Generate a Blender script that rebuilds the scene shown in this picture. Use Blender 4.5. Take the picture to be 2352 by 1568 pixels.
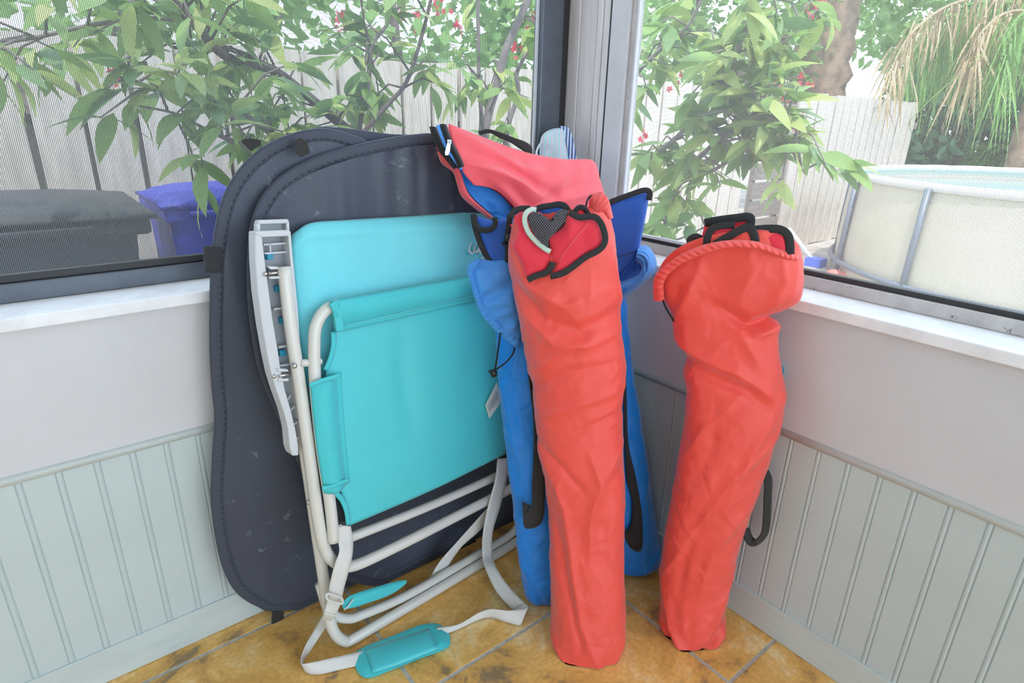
import bpy, bmesh, math, random
import numpy as np
from mathutils import Vector, noise, Matrix

for o in list(bpy.data.objects):
    bpy.data.objects.remove(o)
scene = bpy.context.scene
COL = scene.collection

# ------------------------------------------------------------------ camera
W, H = 2352.0, 1568.0
FPX = 1385.9
YAW, PITCH, ROLL = 0.888, 0.3575, 0.0242
CAM = np.array([-1.27394, -1.35344, 1.22530])


def cam_axes():
    cy, sy, cp, sp = math.cos(YAW), math.sin(YAW), math.cos(PITCH), math.sin(PITCH)
    fwd = np.array([cy * cp, sy * cp, -sp])
    right = np.array([sy, -cy, 0.0])
    up = np.cross(right, fwd)
    cr, sr = math.cos(ROLL), math.sin(ROLL)
    return cr * right + sr * up, -sr * right + cr * up, fwd


CR, CU, CF = cam_axes()
cam_data = bpy.data.cameras.new('camera')
cam = bpy.data.objects.new('camera', cam_data)
COL.objects.link(cam)
m = Matrix.Identity(4)
for i in range(3):
    m[i][0], m[i][1], m[i][2], m[i][3] = CR[i], CU[i], -CF[i], CAM[i]
cam.matrix_world = m
cam_data.sensor_width = 36.0
cam_data.lens = FPX / W * 36.0
cam_data.clip_start = 0.02
scene.camera = cam

# ------------------------------------------------------------------ sky, sun, exposure
world = bpy.data.worlds.new('sky')
scene.world = world
world.use_nodes = True
wn = world.node_tree.nodes
wn['Background'].inputs[0].default_value = (0.69, 0.85, 1.03, 1.0)
wn['Background'].inputs[1].default_value = 1.0
sun_data = bpy.data.lights.new('sun', 'SUN')
sun = bpy.data.objects.new('sun', sun_data)
COL.objects.link(sun)
sun_data.energy = 1.1
sun_data.angle = math.radians(1.5)
sun_data.color = (1.0, 0.96, 0.88)
sun.location = (-4, -5, 9)
sun.rotation_euler = Vector((0.40, 0.40, -1.0)).to_track_quat('-Z', 'Y').to_euler()
scene.view_settings.view_transform = 'Standard'
scene.view_settings.look = 'None'
scene.view_settings.gamma = 1.0
scene.view_settings.use_curve_mapping = False
scene.view_settings.exposure = 2.05


# ------------------------------------------------------------------ helpers: pixels of the survey photo -> points on surfaces
def ray(x, y):
    return CR * ((x - W / 2) / FPX) - CU * ((y - H / 2) / FPX) + CF


def on(x, y, o, n):
    r = ray(x, y)
    return CAM + r * (((np.asarray(o) - CAM) @ n) / (r @ n))


def onax(x, y, axis, val):
    r = ray(x, y)
    return CAM + r * ((val - CAM[axis]) / r[axis])


class Plane:
    """A leaning plane: origin, horizontal direction, up direction, normal towards the room."""
    def __init__(s, o, d, up):
        s.o = np.array(o, float)
        s.d = np.array(d, float) / np.linalg.norm(d)
        up = np.array(up, float)
        up = up - s.d * (up @ s.d)
        s.up = up / np.linalg.norm(up)
        s.n = np.cross(s.d, s.up)

    def __call__(s, x, y, off=0.0):
        return on(x, y, s.o + s.n * off, s.n)


def srgb(r, g, b):
    def f(c):
        c /= 255.0
        return c / 12.92 if c <= 0.04045 else ((c + 0.055) / 1.055) ** 2.4
    return (f(r), f(g), f(b), 1.0)


# ------------------------------------------------------------------ materials
MATS = {}


def mat(name, col, rough=0.6, bump=0.0, bscale=200.0, var=0.0, vscale=6.0, col2=None, metal=0.0, sheen=0.0,
        spec=0.5, weave=0.0, crinkle=0.0, trans=0.0, stretch=None, marks=None, mscale=30.0, mlo=0.62, coat=0.0):
    m = bpy.data.materials.new(name)
    MATS[name] = m
    m.use_nodes = True
    nt = m.node_tree
    N, L = nt.nodes, nt.links
    b = N['Principled BSDF']
    b.inputs['Roughness'].default_value = rough
    b.inputs['Metallic'].default_value = metal
    b.inputs['Specular IOR Level'].default_value = spec
    b.inputs['Coat Weight'].default_value = coat
    if sheen:
        b.inputs['Sheen Weight'].default_value = sheen
        b.inputs['Sheen Roughness'].default_value = 0.4
    b.inputs['Base Color'].default_value = col
    tc = N.new('ShaderNodeTexCoord')
    src = tc.outputs['Object']
    if stretch:
        mp = N.new('ShaderNodeMapping')
        mp.inputs['Scale'].default_value = stretch
        L.new(src, mp.inputs['Vector'])
        src = mp.outputs['Vector']
    last = None
    if var or col2:
        n = N.new('ShaderNodeTexNoise')
        n.inputs['Scale'].default_value = vscale
        n.inputs['Detail'].default_value = 5
        n.inputs['Roughness'].default_value = 0.6
        L.new(src, n.inputs['Vector'])
        r = N.new('ShaderNodeValToRGB')
        c2 = col2 if col2 else tuple(c * (1 - var) for c in col[:3]) + (1,)
        c1 = col if col2 else tuple(min(1, c * (1 + var * 0.6)) for c in col[:3]) + (1,)
        r.color_ramp.elements[0].color = c2
        r.color_ramp.elements[1].color = c1
        r.color_ramp.elements[0].position = 0.36
        r.color_ramp.elements[1].position = 0.62
        L.new(n.outputs['Fac'], r.inputs['Fac'])
        last = r.outputs['Color']
    if marks:
        n = N.new('ShaderNodeTexNoise')
        n.inputs['Scale'].default_value = mscale
        n.inputs['Detail'].default_value = 8
        n.inputs['Roughness'].default_value = 0.72
        L.new(src, n.inputs['Vector'])
        r = N.new('ShaderNodeValToRGB')
        r.color_ramp.elements[0].position = mlo
        r.color_ramp.elements[0].color = (0, 0, 0, 1)
        r.color_ramp.elements[1].position = mlo + 0.08
        r.color_ramp.elements[1].color = (1, 1, 1, 1)
        L.new(n.outputs['Fac'], r.inputs['Fac'])
        mx = N.new('ShaderNodeMix')
        mx.data_type = 'RGBA'
        L.new(r.outputs['Color'], mx.inputs['Factor'])
        if last:
            L.new(last, mx.inputs['A'])
        else:
            mx.inputs['A'].default_value = col
        mx.inputs['B'].default_value = marks
        last = mx.outputs['Result']
    if last:
        L.new(last, b.inputs['Base Color'])
    h = None
    if bump:
        n = N.new('ShaderNodeTexNoise')
        n.inputs['Scale'].default_value = bscale
        n.inputs['Detail'].default_value = 4
        L.new(src, n.inputs['Vector'])
        h = n.outputs['Fac']
        bp = N.new('ShaderNodeBump')
        bp.inputs['Strength'].default_value = bump
        bp.inputs['Distance'].default_value = 0.002
        L.new(h, bp.inputs['Height'])
        L.new(bp.outputs['Normal'], b.inputs['Normal'])
        h = bp
    if crinkle:
        nz = N.new('ShaderNodeTexNoise')
        nz.inputs['Scale'].default_value = 9
        nz.inputs['Detail'].default_value = 3
        L.new(tc.outputs['Object'], nz.inputs['Vector'])
        mpc = N.new('ShaderNodeMapping')
        mpc.inputs['Scale'].default_value = (1, 1, 0.5)
        L.new(tc.outputs['Object'], mpc.inputs['Vector'])
        av = N.new('ShaderNodeVectorMath')
        av.operation = 'MULTIPLY_ADD'
        L.new(nz.outputs['Color'], av.inputs[0])
        av.inputs[1].default_value = (0.10, 0.10, 0.10)
        L.new(mpc.outputs['Vector'], av.inputs[2])
        hs = None
        for sc, wgt in ((11.0, 1.0), (34.0, 0.25)):
            vo = N.new('ShaderNodeTexVoronoi')
            vo.feature = 'SMOOTH_F1'
            vo.inputs['Smoothness'].default_value = 0.12
            vo.inputs['Scale'].default_value = sc
            L.new(av.outputs[0], vo.inputs['Vector'])
            mu = N.new('ShaderNodeMath')
            mu.operation = 'MULTIPLY_ADD'
            L.new(vo.outputs['Distance'], mu.inputs[0])
            mu.inputs[1].default_value = wgt
            if hs:
                L.new(hs, mu.inputs[2])
            else:
                mu.inputs[2].default_value = 0.0
            hs = mu.outputs[0]
        bpc = N.new('ShaderNodeBump')
        bpc.inputs['Strength'].default_value = crinkle
        bpc.inputs['Distance'].default_value = 0.012
        L.new(hs, bpc.inputs['Height'])
        if h:
            L.new(h.outputs['Normal'], bpc.inputs['Normal'])
        L.new(bpc.outputs['Normal'], b.inputs['Normal'])
        h = bpc
    if weave:
        w1 = N.new('ShaderNodeTexWave')
        w1.inputs['Scale'].default_value = weave
        w1.bands_direction = 'X'
        w2 = N.new('ShaderNodeTexWave')
        w2.inputs['Scale'].default_value = weave
        w2.bands_direction = 'Z'
        L.new(tc.outputs['Object'], w1.inputs['Vector'])
        L.new(tc.outputs['Object'], w2.inputs['Vector'])
        ad = N.new('ShaderNodeMath')
        ad.operation = 'ADD'
        L.new(w1.outputs['Fac'], ad.inputs[0])
        L.new(w2.outputs['Fac'], ad.inputs[1])
        bp2 = N.new('ShaderNodeBump')
        bp2.inputs['Strength'].default_value = 0.25
        bp2.inputs['Distance'].default_value = 0.0006
        L.new(ad.outputs[0], bp2.inputs['Height'])
        if h:
            L.new(h.outputs['Normal'], bp2.inputs['Normal'])
        L.new(bp2.outputs['Normal'], b.inputs['Normal'])
    if trans:
        out = N['Material Output']
        t = N.new('ShaderNodeBsdfTranslucent')
        if last:
            L.new(last, t.inputs['Color'])
        else:
            t.inputs['Color'].default_value = col
        mxs = N.new('ShaderNodeMixShader')
        mxs.inputs[0].default_value = trans
        L.new(b.outputs[0], mxs.inputs[1])
        L.new(t.outputs[0], mxs.inputs[2])
        L.new(mxs.outputs[0], out.inputs['Surface'])
    return m


mat('white_paint', srgb(209, 208, 210), 0.5, bump=0.25, bscale=120, var=0.03, vscale=5, marks=srgb(176, 170, 162), mscale=38, mlo=0.735)
mat('sill_paint', srgb(238, 238, 240), 0.5, bump=0.35, bscale=60, var=0.08, vscale=14, marks=srgb(150, 140, 125), mscale=46, mlo=0.68, stretch=(1, 1, 1))
mat('green_paint', srgb(195, 206, 205), 0.38, bump=0.12, bscale=90, var=0.03, vscale=4, marks=srgb(150, 152, 146), mscale=30, mlo=0.75)
mat('base_paint', srgb(199, 209, 206), 0.4, bump=0.15, bscale=90, var=0.05, vscale=7, marks=srgb(128, 128, 118), mscale=26, mlo=0.70, stretch=(1, 1, 4))
mat('rail_paint', srgb(190, 196, 192), 0.3, bump=0.1, var=0.05, vscale=9)
mat('gap_dark', srgb(60, 58, 54), 0.9)
mat('bronze', srgb(96, 102, 110), 0.38, bump=0.15, bscale=60, var=0.12, vscale=12, metal=0.35, marks=srgb(190, 190, 188), mscale=60, mlo=0.72)
mat('bronze_dark', srgb(50, 50, 50), 0.5)
mat('alu_white', srgb(214, 214, 216), 0.42, bump=0.2, bscale=80, var=0.06, vscale=10, marks=srgb(110, 106, 100), mscale=55, mlo=0.70)
mat('alu_aged', srgb(196, 192, 188), 0.6, bump=0.5, bscale=60, var=0.15, vscale=18, marks=srgb(70, 64, 56), mscale=40, mlo=0.62)
mat('post_paint', srgb(228, 224, 222), 0.5, bump=0.3, bscale=50, var=0.08, vscale=9, stretch=(6, 6, 0.6), marks=srgb(120, 110, 104), mscale=12, mlo=0.72)
mat('grout', srgb(190, 187, 178), 0.9, bump=0.8, bscale=300, var=0.2, vscale=60)
mat('ceiling_paint', srgb(235, 234, 230), 0.7)


def tile_material():
    m = mat('tile', srgb(196, 146, 78), 0.42, bump=0.25, bscale=60)
    nt = m.node_tree
    N, L = nt.nodes, nt.links
    b = N['Principled BSDF']
    tc = N.new('ShaderNodeTexCoord')
    g = N.new('ShaderNodeNewGeometry')
    n1 = N.new('ShaderNodeTexNoise')
    n1.inputs['Scale'].default_value = 6.5
    n1.inputs['Detail'].default_value = 7
    n1.inputs['Roughness'].default_value = 0.62
    n1.inputs['Distortion'].default_value = 0.9
    L.new(g.outputs['Position'], n1.inputs['Vector'])
    r = N.new('ShaderNodeValToRGB')
    e = r.color_ramp.elements
    e[0].position = 0.35
    e[0].color = srgb(156, 130, 92)
    e[1].position = 0.66
    e[1].color = srgb(250, 220, 160)
    k = e.new(0.42)
    k.color = srgb(220, 170, 92)
    k = e.new(0.54)
    k.color = srgb(242, 192, 108)
    L.new(n1.outputs['Fac'], r.inputs['Fac'])
    n2 = N.new('ShaderNodeTexNoise')
    n2.inputs['Scale'].default_value = 90
    n2.inputs['Detail'].default_value = 6
    L.new(g.outputs['Position'], n2.inputs['Vector'])
    mx = N.new('ShaderNodeMix')
    mx.data_type = 'RGBA'
    mx.blend_type = 'MULTIPLY'
    mx.inputs['Factor'].default_value = 0.3
    L.new(r.outputs['Color'], mx.inputs['A'])
    r2 = N.new('ShaderNodeValToRGB')
    r2.color_ramp.elements[0].position = 0.35
    r2.color_ramp.elements[0].color = (0.45, 0.42, 0.40, 1)
    r2.color_ramp.elements[1].position = 0.6
    L.new(n2.outputs['Fac'], r2.inputs['Fac'])
    L.new(r2.outputs['Color'], mx.inputs['B'])
    n3 = N.new('ShaderNodeTexNoise')
    n3.inputs['Scale'].default_value = 33
    n3.inputs['Detail'].default_value = 9
    n3.inputs['Roughness'].default_value = 0.75
    L.new(g.outputs['Position'], n3.inputs['Vector'])
    r3 = N.new('ShaderNodeValToRGB')
    r3.color_ramp.elements[0].position = 0.66
    r3.color_ramp.elements[0].color = (0, 0, 0, 1)
    r3.color_ramp.elements[1].position = 0.74
    L.new(n3.outputs['Fac'], r3.inputs['Fac'])
    mx2 = N.new('ShaderNodeMix')
    mx2.data_type = 'RGBA'
    L.new(r3.outputs['Color'], mx2.inputs['Factor'])
    L.new(mx.outputs['Result'], mx2.inputs['A'])
    mx2.inputs['B'].default_value = srgb(206, 196, 178)
    L.new(mx2.outputs['Result'], b.inputs['Base Color'])
    return m


tile_material()

mat('red_nylon', srgb(255, 88, 76), 0.30, crinkle=0.45, bump=0.15, bscale=26, var=0.05, vscale=14, sheen=0.35, weave=600, trans=0.06)
mat('red_hem', srgb(250, 92, 84), 0.42, bump=0.3, bscale=60, sheen=0.3, weave=600)
mat('red_canvas', srgb(236, 48, 70), 0.62, bump=0.2, bscale=60, sheen=0.4, weave=500)
mat('red_bag', srgb(252, 96, 106), 0.5, bump=0.12, bscale=40, sheen=0.5, weave=500)
mat('blue_nylon', srgb(22, 142, 242), 0.30, crinkle=0.45, bump=0.15, bscale=26, var=0.06, vscale=14, sheen=0.35, weave=600, trans=0.05)
mat('blue_light', srgb(74, 156, 240), 0.38, crinkle=0.4, bump=0.15, bscale=40, sheen=0.4, weave=600)
mat('blue_canvas', srgb(32, 94, 190), 0.55, bump=0.2, bscale=60, sheen=0.4, weave=500)
mat('blue_gusset', srgb(34, 130, 218), 0.5, bump=0.15, bscale=50, sheen=0.4, weave=500)
mat('black_binding', srgb(36, 38, 40), 0.7, bump=0.5, bscale=300, sheen=0.3)
mat('black_web', srgb(44, 42, 42), 0.75, bump=0.6, bscale=260, sheen=0.3)
mat('black_plastic', srgb(34, 34, 36), 0.35)
mat('cord_black', srgb(30, 29, 30), 0.8)
mat('case_black', srgb(66, 73, 88), 0.46, bump=0.25, bscale=140, var=0.10, vscale=4, sheen=0.6, marks=srgb(120, 126, 136), mscale=19, mlo=0.605)
mat('case_hem', srgb(62, 68, 82), 0.6, bump=0.3, bscale=140, sheen=0.3, marks=srgb(150, 155, 165), mscale=60, mlo=0.73)
mat('teal_back', srgb(120, 222, 232), 0.6, bump=0.2, bscale=90, var=0.05, vscale=5, marks=srgb(104, 168, 178), mscale=9, mlo=0.66, sheen=0.25, weave=420)
mat('teal_seat', srgb(82, 206, 212), 0.42, bump=0.12, bscale=12, var=0.03, vscale=5, sheen=0.2)
mat('teal_sleeve', srgb(72, 202, 208), 0.6, bump=0.2, bscale=90, sheen=0.25, weave=420)
mat('teal_plastic', srgb(16, 148, 176), 0.4)
mat('frame_grey', srgb(220, 218, 210), 0.3, bump=0.06, bscale=200, var=0.03, spec=0.6, coat=0.2)
mat('arm_plastic', srgb(204, 206, 208), 0.45, bump=0.08, bscale=160)
mat('arm_inner', srgb(176, 178, 182), 0.6)
mat('steel', srgb(196, 198, 200), 0.25, metal=1.0)
mat('web_grey', srgb(222, 220, 214), 0.75, bump=0.5, bscale=240, sheen=0.3)
mat('paper', srgb(232, 238, 228), 0.7)
mat('print_grey', srgb(150, 158, 156), 0.7)
mat('print_white', srgb(232, 236, 236), 0.6)
mat('cup_ring', srgb(196, 216, 200), 0.3)
mat('mesh_black', srgb(112, 110, 118), 0.6)
mat('velcro', srgb(54, 58, 62), 0.85, bump=0.9, bscale=500)
mat('wood_fence', srgb(206, 197, 184), 0.85, bump=0.5, bscale=24, var=0.20, vscale=8, stretch=(4, 4, 0.5))
mat('wood_dark', srgb(140, 132, 124), 0.9, bump=0.5, bscale=24, var=0.25, vscale=8, stretch=(0.6, 4, 6))
mat('leaf', srgb(150, 186, 100), 0.42, var=0.22, vscale=3.0, trans=0.35, spec=0.5)
mat('leaf_dark', srgb(118, 158, 92), 0.45, var=0.25, vscale=3.0, trans=0.3)
mat('leaf_pale', srgb(196, 214, 126), 0.45, var=0.2, vscale=3.0, trans=0.4)
mat('hedge', srgb(136, 172, 100), 0.6, var=0.35, vscale=1.5, trans=0.3)
mat('hedge_dark', srgb(84, 132, 88), 0.6, var=0.35, vscale=1.5, trans=0.25)
mat('bark', srgb(136, 126, 124), 0.9, bump=0.8, bscale=60, var=0.2, vscale=30)
mat('bark_dark', srgb(104, 92, 90), 0.9, bump=0.8, bscale=60, var=0.2, vscale=30)
mat('palm_bark', srgb(146, 122, 104), 0.95, bump=1.0, bscale=18, var=0.4, vscale=6)
mat('palm_leaf', srgb(126, 170, 84), 0.55, var=0.25, vscale=2, trans=0.3)
mat('palm_dry', srgb(196, 172, 134), 0.75, var=0.2, vscale=2, trans=0.2)
mat('petal', srgb(232, 76, 92), 0.6, trans=0.3)
mat('ground', srgb(196, 188, 178), 0.95, bump=0.8, bscale=30, var=0.25, vscale=2.5, col2=srgb(150, 142, 134))
mat('bin_grey', srgb(44, 49, 54), 0.5, bump=0.2, bscale=100)
mat('bin_blue', srgb(52, 62, 190), 0.45, bump=0.2, bscale=100)
mat('pool_wall', srgb(204, 197, 178), 0.5, bump=0.1, bscale=20, var=0.05, vscale=2)
mat('pool_metal', srgb(120, 128, 140), 0.4, metal=0.3)
mat('pool_rim', srgb(226, 228, 226), 0.4)
mat('pool_water', srgb(146, 208, 214), 0.08, bump=0.3, bscale=8)
mat('white_plastic', srgb(236, 238, 240), 0.4)
mat('brush_blue', srgb(70, 110, 220), 0.5)
mat('toy_pink', srgb(236, 128, 116), 0.5)


def stripe_material(name, c1, c2, scale, rot):
    m = mat(name, c1, 0.45, bump=0.2, bscale=40, sheen=0.2)
    N, L = m.node_tree.nodes, m.node_tree.links
    tc = N.new('ShaderNodeTexCoord')
    mp = N.new('ShaderNodeMapping')
    mp.inputs['Rotation'].default_value = rot
    L.new(tc.outputs['Object'], mp.inputs['Vector'])
    w = N.new('ShaderNodeTexWave')
    w.inputs['Scale'].default_value = scale
    w.inputs['Distortion'].default_value = 0.6
    w.inputs['Detail'].default_value = 1
    L.new(mp.outputs['Vector'], w.inputs['Vector'])
    r = N.new('ShaderNodeValToRGB')
    r.color_ramp.elements[0].color = c1
    r.color_ramp.elements[1].color = c2
    r.color_ramp.elements[0].position = 0.52
    r.color_ramp.elements[1].position = 0.62
    L.new(w.outputs['Fac'], r.inputs['Fac'])
    L.new(r.outputs['Color'], N['Principled BSDF'].inputs['Base Color'])
    return m


stripe_material('pouch_pale', srgb(176, 216, 222), srgb(214, 206, 216), 24, (0, 0, 0.7))
stripe_material('pouch_navy', srgb(50, 92, 160), srgb(220, 230, 238), 34, (0, 0, 0.7))


def screen_material(name, axis_u, pitch, duty_u, duty_v, col):
    """Woven insect screen: thin wires, holes between them."""
    m = bpy.data.materials.new(name)
    MATS[name] = m
    m.use_nodes = True
    N, L = m.node_tree.nodes, m.node_tree.links
    N.clear()
    out = N.new('ShaderNodeOutputMaterial')
    tc = N.new('ShaderNodeTexCoord')
    sp = N.new('ShaderNodeSeparateXYZ')
    L.new(tc.outputs['Object'], sp.inputs[0])

    def wires(sock, duty):
        a = N.new('ShaderNodeMath')
        a.operation = 'DIVIDE'
        L.new(sock, a.inputs[0])
        a.inputs[1].default_value = pitch
        fr = N.new('ShaderNodeMath')
        fr.operation = 'FRACT'
        L.new(a.outputs[0], fr.inputs[0])
        c = N.new('ShaderNodeMath')
        c.operation = 'LESS_THAN'
        L.new(fr.outputs[0], c.inputs[0])
        c.inputs[1].default_value = duty
        return c.outputs[0]
    mx = N.new('ShaderNodeMath')
    mx.operation = 'MAXIMUM'
    L.new(wires(sp.outputs[axis_u], duty_u), mx.inputs[0])
    L.new(wires(sp.outputs['Z'], duty_v), mx.inputs[1])
    d = N.new('ShaderNodeBsdfPrincipled')
    d.inputs['Base Color'].default_value = col
    d.inputs['Roughness'].default_value = 0.5
    t = N.new('ShaderNodeBsdfTransparent')
    ms = N.new('ShaderNodeMixShader')
    L.new(mx.outputs[0], ms.inputs[0])
    L.new(t.outputs[0], ms.inputs[1])
    L.new(d.outputs[0], ms.inputs[2])
    L.new(ms.outputs[0], out.inputs['Surface'])
    return m


screen_material('screen_left', 'X', 0.0029, 0.42, 0.18, srgb(112, 114, 118))
screen_material('screen_right', 'Y', 0.0024, 0.26, 0.24, srgb(186, 188, 188))

# ------------------------------------------------------------------ mesh helpers


def setprops(o, label=None, cat=None, group=None, kind=None):
    if label:
        o['label'] = label
    if cat:
        o['category'] = cat
    if group:
        o['group'] = group
    if kind:
        o['kind'] = kind
    return o


def mesh(name, verts, faces, smooth=True):
    me = bpy.data.meshes.new(name)
    me.from_pydata([tuple(map(float, v)) for v in verts], [], faces)
    if smooth:
        me.polygons.foreach_set('use_smooth', [True] * len(me.polygons))
    me.update()
    return me


def obj(name, verts, faces, material, parent=None, smooth=True, fix=True):
    me = mesh(name, verts, faces, smooth)
    if fix:
        bm = bmesh.new()
        bm.from_mesh(me)
        bmesh.ops.recalc_face_normals(bm, faces=bm.faces)
        bm.to_mesh(me)
        bm.free()
    me.materials.append(MATS[material])
    o = bpy.data.objects.new(name, me)
    COL.objects.link(o)
    if parent:
        o.parent = parent
        o.matrix_parent_inverse = parent.matrix_world.inverted() if parent.type != 'EMPTY' else Matrix.Translation(-Vector(parent.location))
    return o


def empty(name, loc, label, cat, group=None, kind=None):
    o = bpy.data.objects.new(name, None)
    o.empty_display_size = 0.05
    o.location = [float(c) for c in loc]
    COL.objects.link(o)
    return setprops(o, label, cat, group, kind)


def link(name, me, parent=None, loc=None, rot=None, scale=None):
    o = bpy.data.objects.new(name, me)
    COL.objects.link(o)
    if loc is not None:
        o.location = loc
    if rot is not None:
        o.rotation_euler = rot
    if scale is not None:
        o.scale = scale
    if parent:
        o.parent = parent
        o.matrix_parent_inverse = Matrix.Translation(-Vector(parent.location)) if parent.type == 'EMPTY' else Matrix.Identity(4)
    return o


def box(x0, x1, y0, y1, z0, z1):
    v = [(x0, y0, z0), (x1, y0, z0), (x1, y1, z0), (x0, y1, z0), (x0, y0, z1), (x1, y0, z1), (x1, y1, z1), (x0, y1, z1)]
    f = [(0, 3, 2, 1), (4, 5, 6, 7), (0, 1, 5, 4), (1, 2, 6, 5), (2, 3, 7, 6), (3, 0, 4, 7)]
    return v, f


def bevel_obj(o, w, seg=2):
    bm = bmesh.new()
    bm.from_mesh(o.data)
    bmesh.ops.bevel(bm, geom=list(bm.edges), offset=w, segments=seg, profile=0.5, affect='EDGES')
    bm.to_mesh(o.data)
    bm.free()
    return o


def boxo(name, b, material, parent=None, bev=0.0):
    o = obj(name, *box(*b), material, parent, smooth=False)
    if bev:
        bevel_obj(o, bev)
    return o


def spline(pts, n=8, closed=False):
    """Catmull-Rom through points (arrays of any dimension)."""
    P = [np.asarray(p, float) for p in pts]
    if len(P) < 3 and not closed:
        return [P[0] + (P[-1] - P[0]) * t for t in np.linspace(0, 1, n + 1)]
    out = []
    k = len(P)
    rng = range(k) if closed else range(k - 1)
    for i in rng:
        if closed:
            a, b, c, d = P[(i - 1) % k], P[i], P[(i + 1) % k], P[(i + 2) % k]
        else:
            b, c = P[i], P[i + 1]
            a = P[i - 1] if i > 0 else 2 * b - c
            d = P[i + 2] if i + 2 < k else 2 * c - b
        for j in range(n):
            t = j / n
            out.append(0.5 * ((2 * b) + (c - a) * t + (2 * a - 5 * b + 4 * c - d) * t * t + (3 * b - a - 3 * c + d) * t ** 3))
    if not closed:
        out.append(P[-1])
    return out


def tube(path, r, seg=12, cap=True, closed=False):
    P = [np.asarray(p, float) for p in path]
    k = len(P)
    rr = r if hasattr(r, '__len__') else [r] * k
    if len(rr) != k:
        rr = np.interp(np.linspace(0, 1, k), np.linspace(0, 1, len(rr)), rr)
    T = []
    for i in range(k):
        if closed:
            t = P[(i + 1) % k] - P[i - 1]
        else:
            t = P[min(i + 1, k - 1)] - P[max(i - 1, 0)]
        T.append(t / (np.linalg.norm(t) + 1e-12))
    u = np.cross(T[0], [0, 0, 1.0])
    if np.linalg.norm(u) < 1e-3:
        u = np.cross(T[0], [1.0, 0, 0])
    u /= np.linalg.norm(u)
    V, F = [], []
    for i in range(k):
        u = u - T[i] * (u @ T[i])
        u /= np.linalg.norm(u) + 1e-12
        w = np.cross(T[i], u)
        for j in range(seg):
            a = 2 * math.pi * j / seg
            V.append(P[i] + rr[i] * (math.cos(a) * u + math.sin(a) * w))
    for i in range(k if closed else k - 1):
        i2 = (i + 1) % k
        for j in range(seg):
            j2 = (j + 1) % seg
            F.append((i * seg + j, i * seg + j2, i2 * seg + j2, i2 * seg + j))
    if cap and not closed:
        F.append(tuple(range(seg))[::-1])
        F.append(tuple((k - 1) * seg + j for j in range(seg)))
    return V, F


def grid_faces(nr, nc, base=0, wrap=False):
    F = []
    for i in range(nr - 1):
        for j in range(nc if wrap else nc - 1):
            j2 = (j + 1) % nc
            F.append((base + i * nc + j, base + i * nc + j2, base + (i + 1) * nc + j2, base + (i + 1) * nc + j))
    return F


def thick_grid(G, th):
    """Close a grid of points G[nr][nc] into a slab of thickness th behind its surface."""
    G = np.asarray(G, float)
    nr, nc, _ = G.shape
    du = np.gradient(G, axis=1)
    dv = np.gradient(G, axis=0)
    n = np.cross(du, dv)
    n /= np.linalg.norm(n, axis=2, keepdims=True) + 1e-12
    tocam = CAM - G
    s = np.sign((n * tocam).sum(axis=2).sum())
    B = G - n * s * th
    V = list(G.reshape(-1, 3)) + list(B.reshape(-1, 3))
    F = grid_faces(nr, nc)
    b = nr * nc
    F += [tuple(b + i for i in f[::-1]) for f in grid_faces(nr, nc)]
    ring = [j for j in range(nc)] + [i * nc + nc - 1 for i in range(1, nr)] + [(nr - 1) * nc + j for j in range(nc - 2, -1, -1)] + [i * nc for i in range(nr - 2, 0, -1)]
    for a, c in zip(ring, ring[1:] + ring[:1]):
        F.append((a, b + a, b + c, c))
    return V, F


def ribbon(A, B, th=0.0015, n=8, nc=5, bulge=0.0):
    """Webbing between two edge polylines (3D)."""
    a, b = spline(A, n), spline(B, n)
    G = []
    for p, q in zip(a, b):
        row = []
        for j in range(nc):
            t = j / (nc - 1)
            row.append(p + (q - p) * t)
        G.append(row)
    G = np.array(G)
    if bulge:
        du = np.gradient(G, axis=1)
        dv = np.gradient(G, axis=0)
        nn = np.cross(du, dv)
        nn /= np.linalg.norm(nn, axis=2, keepdims=True) + 1e-12
        s = np.sign((nn * (CAM - G)).sum())
        t = np.linspace(-1, 1, nc)
        G = G + nn * s * bulge * (1 - t ** 2)[None, :, None]
    return thick_grid(G, th)


def resample(P, n):
    P = np.array(P)
    d = np.r_[0, np.cumsum(np.linalg.norm(np.diff(P, axis=0), axis=1))]
    t = np.linspace(0, d[-1], n)
    return np.stack([np.interp(t, d, P[:, k]) for k in range(P.shape[1])], axis=1)


def coons(top, bottom, left, right, nr=30, nc=30):
    """Patch from four edge polylines: top/bottom run left to right, left/right run top to bottom."""
    T, Bt = resample(spline(top, 8), nc), resample(spline(bottom, 8), nc)
    Lf, Rt = resample(spline(left, 8), nr), resample(spline(right, 8), nr)
    u = np.linspace(0, 1, nc)[None, :, None]
    v = np.linspace(0, 1, nr)[:, None, None]
    S1 = (1 - v) * T[None] + v * Bt[None]
    S2 = (1 - u) * Lf[:, None] + u * Rt[:, None]
    c00, c01, c10, c11 = (T[0] + Lf[0]) / 2, (T[-1] + Rt[0]) / 2, (Bt[0] + Lf[-1]) / 2, (Bt[-1] + Rt[-1]) / 2
    S3 = (1 - u) * (1 - v) * c00 + u * (1 - v) * c01 + (1 - u) * v * c10 + u * v * c11
    return S1 + S2 - S3


def displace(G, n, hfun):
    """Move the points of a patch along n by hfun(u, v), u and v from 0 to 1."""
    nr, nc, _ = G.shape
    out = G.copy()
    for i in range(nr):
        for j in range(nc):
            out[i, j] += n * hfun(j / (nc - 1), i / (nr - 1))
    return out


def fnoise(x, y, z=0.0):
    return noise.noise(Vector((x, y, z)))


def ridged(x, y, z=0.0):
    return 1.0 - 2.0 * abs(noise.noise(Vector((x, y, z))))


def seg_dist(p, a, b):
    ab = b - a
    t = np.clip(((p - a) @ ab) / (ab @ ab + 1e-12), 0, 1)
    return np.linalg.norm(p - (a + t[:, None] * ab), axis=1), t


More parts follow.
